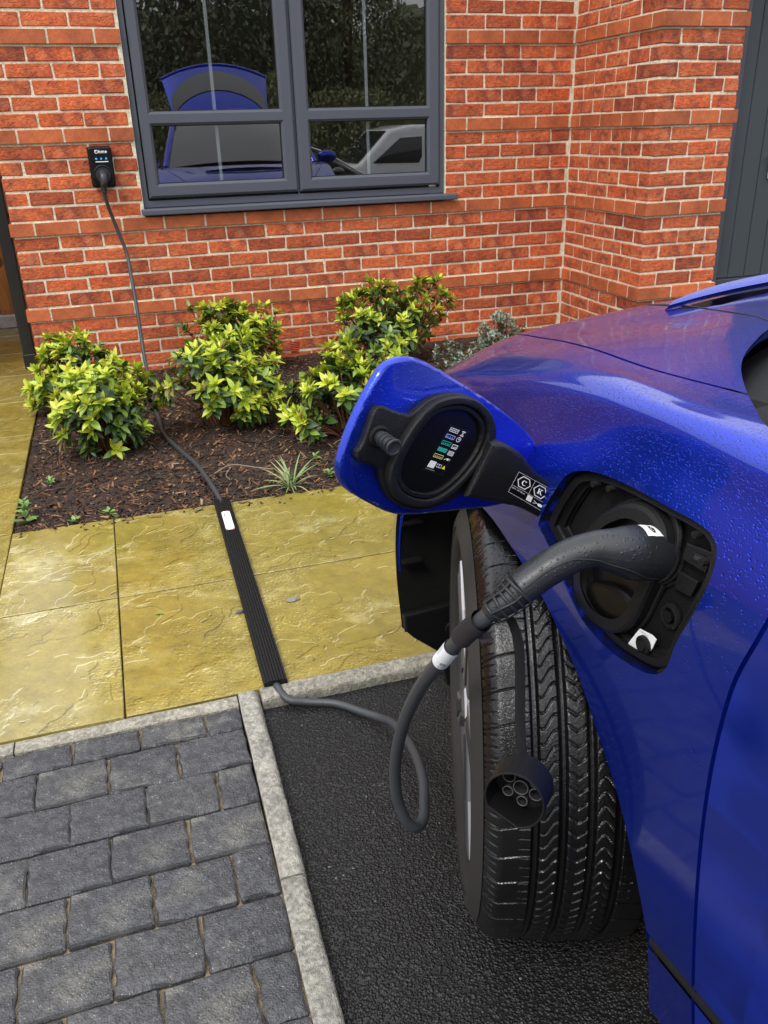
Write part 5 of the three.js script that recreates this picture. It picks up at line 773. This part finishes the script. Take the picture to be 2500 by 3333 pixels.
// ---------------------------------------------------------------- what the window mirrors: a dark car, a white van, trees
{
  const prof = (pts, w, round) => toCreasedNormals(extrude(polyShape(pts), w, round, 3), .6);
  const wheelGeo = new THREE.CylinderGeometry(.32, .32, .2, 28).rotateX(Math.PI / 2), hubGeo = new THREE.CylinderGeometry(.2, .2, .21, 20).rotateX(Math.PI / 2);
  const wheels = (o, xs, zs) => { for (const x of xs) for (const z of zs) { const w = group('wheel', [x, .32, z], o); mesh('tyre', wheelGeo, M.tyre, w); mesh('rim', hubGeo, M.rimBright, w); } };
  const dk = group('dark_car', [3.55, -.35, 9.2]); tag(dk, 'dark grey saloon car reflected in the right window pane', 'car');
  const dpaint = phy({ color: C(.02, .021, .023), roughness: .35, clearcoat: 1, clearcoatRoughness: .05 });
  mesh('body', prof([[-2.3, .3], [2.05, .28], [2.15, .55], [1.95, .78], [1.0, .95], [-1.6, .97], [-2.35, .9]], 1.75, .06), dpaint, dk);
  mesh('cabin', prof([[-1.85, .95], [1.05, .93], [.25, 1.38], [-.4, 1.47], [-1.2, 1.40]], 1.45, .08).translate(0, 0, .15), M.carGlass, dk);
  mesh('roof', prof([[.3, 1.375], [-.4, 1.475], [-1.25, 1.40], [-1.2, 1.44], [-.4, 1.505], [.32, 1.40]], 1.42, .012).translate(0, 0, .165), dpaint, dk);
  mesh('window_trim', tube([[1.0, .96, .02], [.25, 1.36, .13], [-.4, 1.45, .14], [-1.3, 1.36, .12]], .018, 30, 6), M.chrome, dk);
  mesh('door_mirror', new THREE.SphereGeometry(1, 18, 12).scale(.12, .07, .1).translate(.55, 1.02, -.06), dpaint, dk); wheels(dk, [-1.45, 1.35], [.1, 1.65]);
  const van = group('white_van', [5.4, -.55, 12.6]); tag(van, 'white van with blue lettering reflected in the right window pane', 'van');
  const wp = phy({ color: C(.82, .84, .86), roughness: .35, clearcoat: .8 });
  mesh('body', prof([[-.55, .3], [4.0, .3], [4.05, 1.75], [3.9, 1.88], [1.2, 1.9], [.75, 1.82], [.1, 1.2], [-.45, 1.02], [-.62, .75]], 1.85, .09), wp, van);
  mesh('windscreen', gridGeo(6, 4, (u, v) => [lerp(.06, .72, v), lerp(1.22, 1.79, v) + .012, lerp(.2, 1.65, u)]), M.carGlass, van);
  mesh('side_window', prof([[.35, 1.2], [1.35, 1.18], [1.42, 1.3], [1.42, 1.68], [.95, 1.66]], .02, .004).translate(0, 0, -.012), M.carGlass, van);
  mesh('lettering', new THREE.PlaneGeometry(.9, .3).rotateY(Math.PI).translate(2.35, 1.42, -.004), std({ map: canvasTex(256, 84, (x, w, h) => { x.fillStyle = '#dfe3e8'; x.fillRect(0, 0, w, h); x.fillStyle = '#3b66a8'; x.font = 'bold 62px sans-serif'; x.textAlign = 'center'; x.fillText('union', w / 2, 62); }), roughness: .4 }), van);
  mesh('rub_strip', boxAt(3.3, .1, .02, 2.1, .72, -.01), M.plastic, van); mesh('headlamp', new RoundedBoxGeometry(.3, .16, .08, 2, .03).translate(-.42, .85, .08), M.chrome, van); wheels(van, [.35, 3.2], [.1, 1.75]);
  // trees across the road
  const tl = (L, n, spread, top, sd) => { seed = sd; const list = []; for (let i = 0; i < n; i++) { const a = rnd() * 6.283, c = Math.pow(rnd(), .5), h = rr(.12, 1), w = spread * (0.45 + 0.75 * Math.sin(Math.pow(h, .8) * Math.PI)) * (.75 + .5 * vn(a * 2 + 9, h * 6, 64, sd)); const g = leafGeo(L * rr(.6, 1.2), L * rr(.4, .8), .3, .2, 2); g.rotateX(rr(-1.6, 1.6)).rotateY(rnd() * 6.283).translate(Math.cos(a) * c * w, h * top, Math.sin(a) * c * w); list.push(g); } return merge(list); };
  const crowns = [tl(.2, 13000, 2.4, 7.4, 1), tl(.19, 13000, 2.7, 6.6, 2), tl(.2, 13000, 2.1, 8.0, 3)], bushes = [tl(.14, 9000, 1.9, 3.3, 4), tl(.14, 9000, 2.1, 2.9, 5)];
  const gm = [std({ color: C(.20, .22, .13), roughness: .8, side: THREE.DoubleSide }), std({ color: C(.23, .25, .14), roughness: .8, side: THREE.DoubleSide }), std({ color: C(.18, .20, .12), roughness: .8, side: THREE.DoubleSide })], bm = [std({ color: C(.26, .27, .13), roughness: .8, side: THREE.DoubleSide }), std({ color: C(.24, .25, .12), roughness: .8, side: THREE.DoubleSide })];
  const trunk = tube([[0, -1, 0], [.05, 1.5, .03], [-.04, 4, 0], [.02, 6, .05]], .16, 20, 8);
  const words = ['tall tree far left', 'broad tree second from left', 'dark tree third from left', 'tree in the middle', 'tall tree right of the middle', 'broad tree third from right', 'dark tree second from right', 'tree far right'];
  [[-3.2, 24, 0], [.4, 26, 1], [3.6, 23.5, 2], [6.6, 26, 0], [9.4, 27, 1], [13.6, 24, 2], [16.8, 26, 1], [20, 25, 0]].forEach(([x, z, k], i) => { const t = group('roadside_tree', [x, -.5, z]); tag(t, `${words[i]} in the row across the road, mirrored in the window`, 'tree', 'trees across the road'); mesh('trunk', trunk, M.stem, t); const c = mesh('crown', crowns[k], gm[k], t); c.rotation.y = i * 1.3; c.scale.setScalar(rr(.92, 1.1)); });
  { // backdrop mass added beyond them, shuts sky gaps out of the mirrored trees
    const g = gridGeo(160, 40, (u, v) => { const x = lerp(-40, 60, u), top = 6.1 + 2.2 * (fbm(x * .35 + 90, 3, 512, 4, 201) - .5) - 1.5 * Math.exp(-Math.pow((x - 12.5) / 1.5, 2)), y = lerp(-.7, top, v); return [x + 1.2 * (vn(x * 2 + 90, y * 2 + 9, 512, 203) - .5), y, 33 + 2.5 * (fbm(x * .8 + 90, y * .8 + 20, 512, 4, 205) - .5) + 2.5 * v * v]; });
    const w = stuff(mesh('woodland_backdrop', g, std({ color: C(.12, .135, .075), roughness: .95, bumpMap: T.soilBump, bumpScale: .3, side: THREE.DoubleSide }))); w.userData.label = 'dark green backdrop added behind the row of trees to close sky gaps'; w.userData.category = 'woodland_backdrop';
  }
  const bw = ['leftmost', 'second', 'third', 'fourth', 'fifth', 'sixth', 'rightmost'];
  [[-2, 20.6, 0], [1.4, 21, 1], [4.6, 20.4, 0], [7.8, 21.2, 1], [11, 20.6, 0], [14.2, 21, 1], [17.4, 20.4, 0]].forEach(([x, z, k], i) => { const t = group('roadside_bush', [x, -.6, z]); tag(t, `${bw[i]} green bush of the row in front of the trees across the road`, 'bush', 'bushes across the road'); const c = mesh('foliage', bushes[k], bm[k], t); c.rotation.y = i * 1.7; });
}
renderer.render(scene, camera);
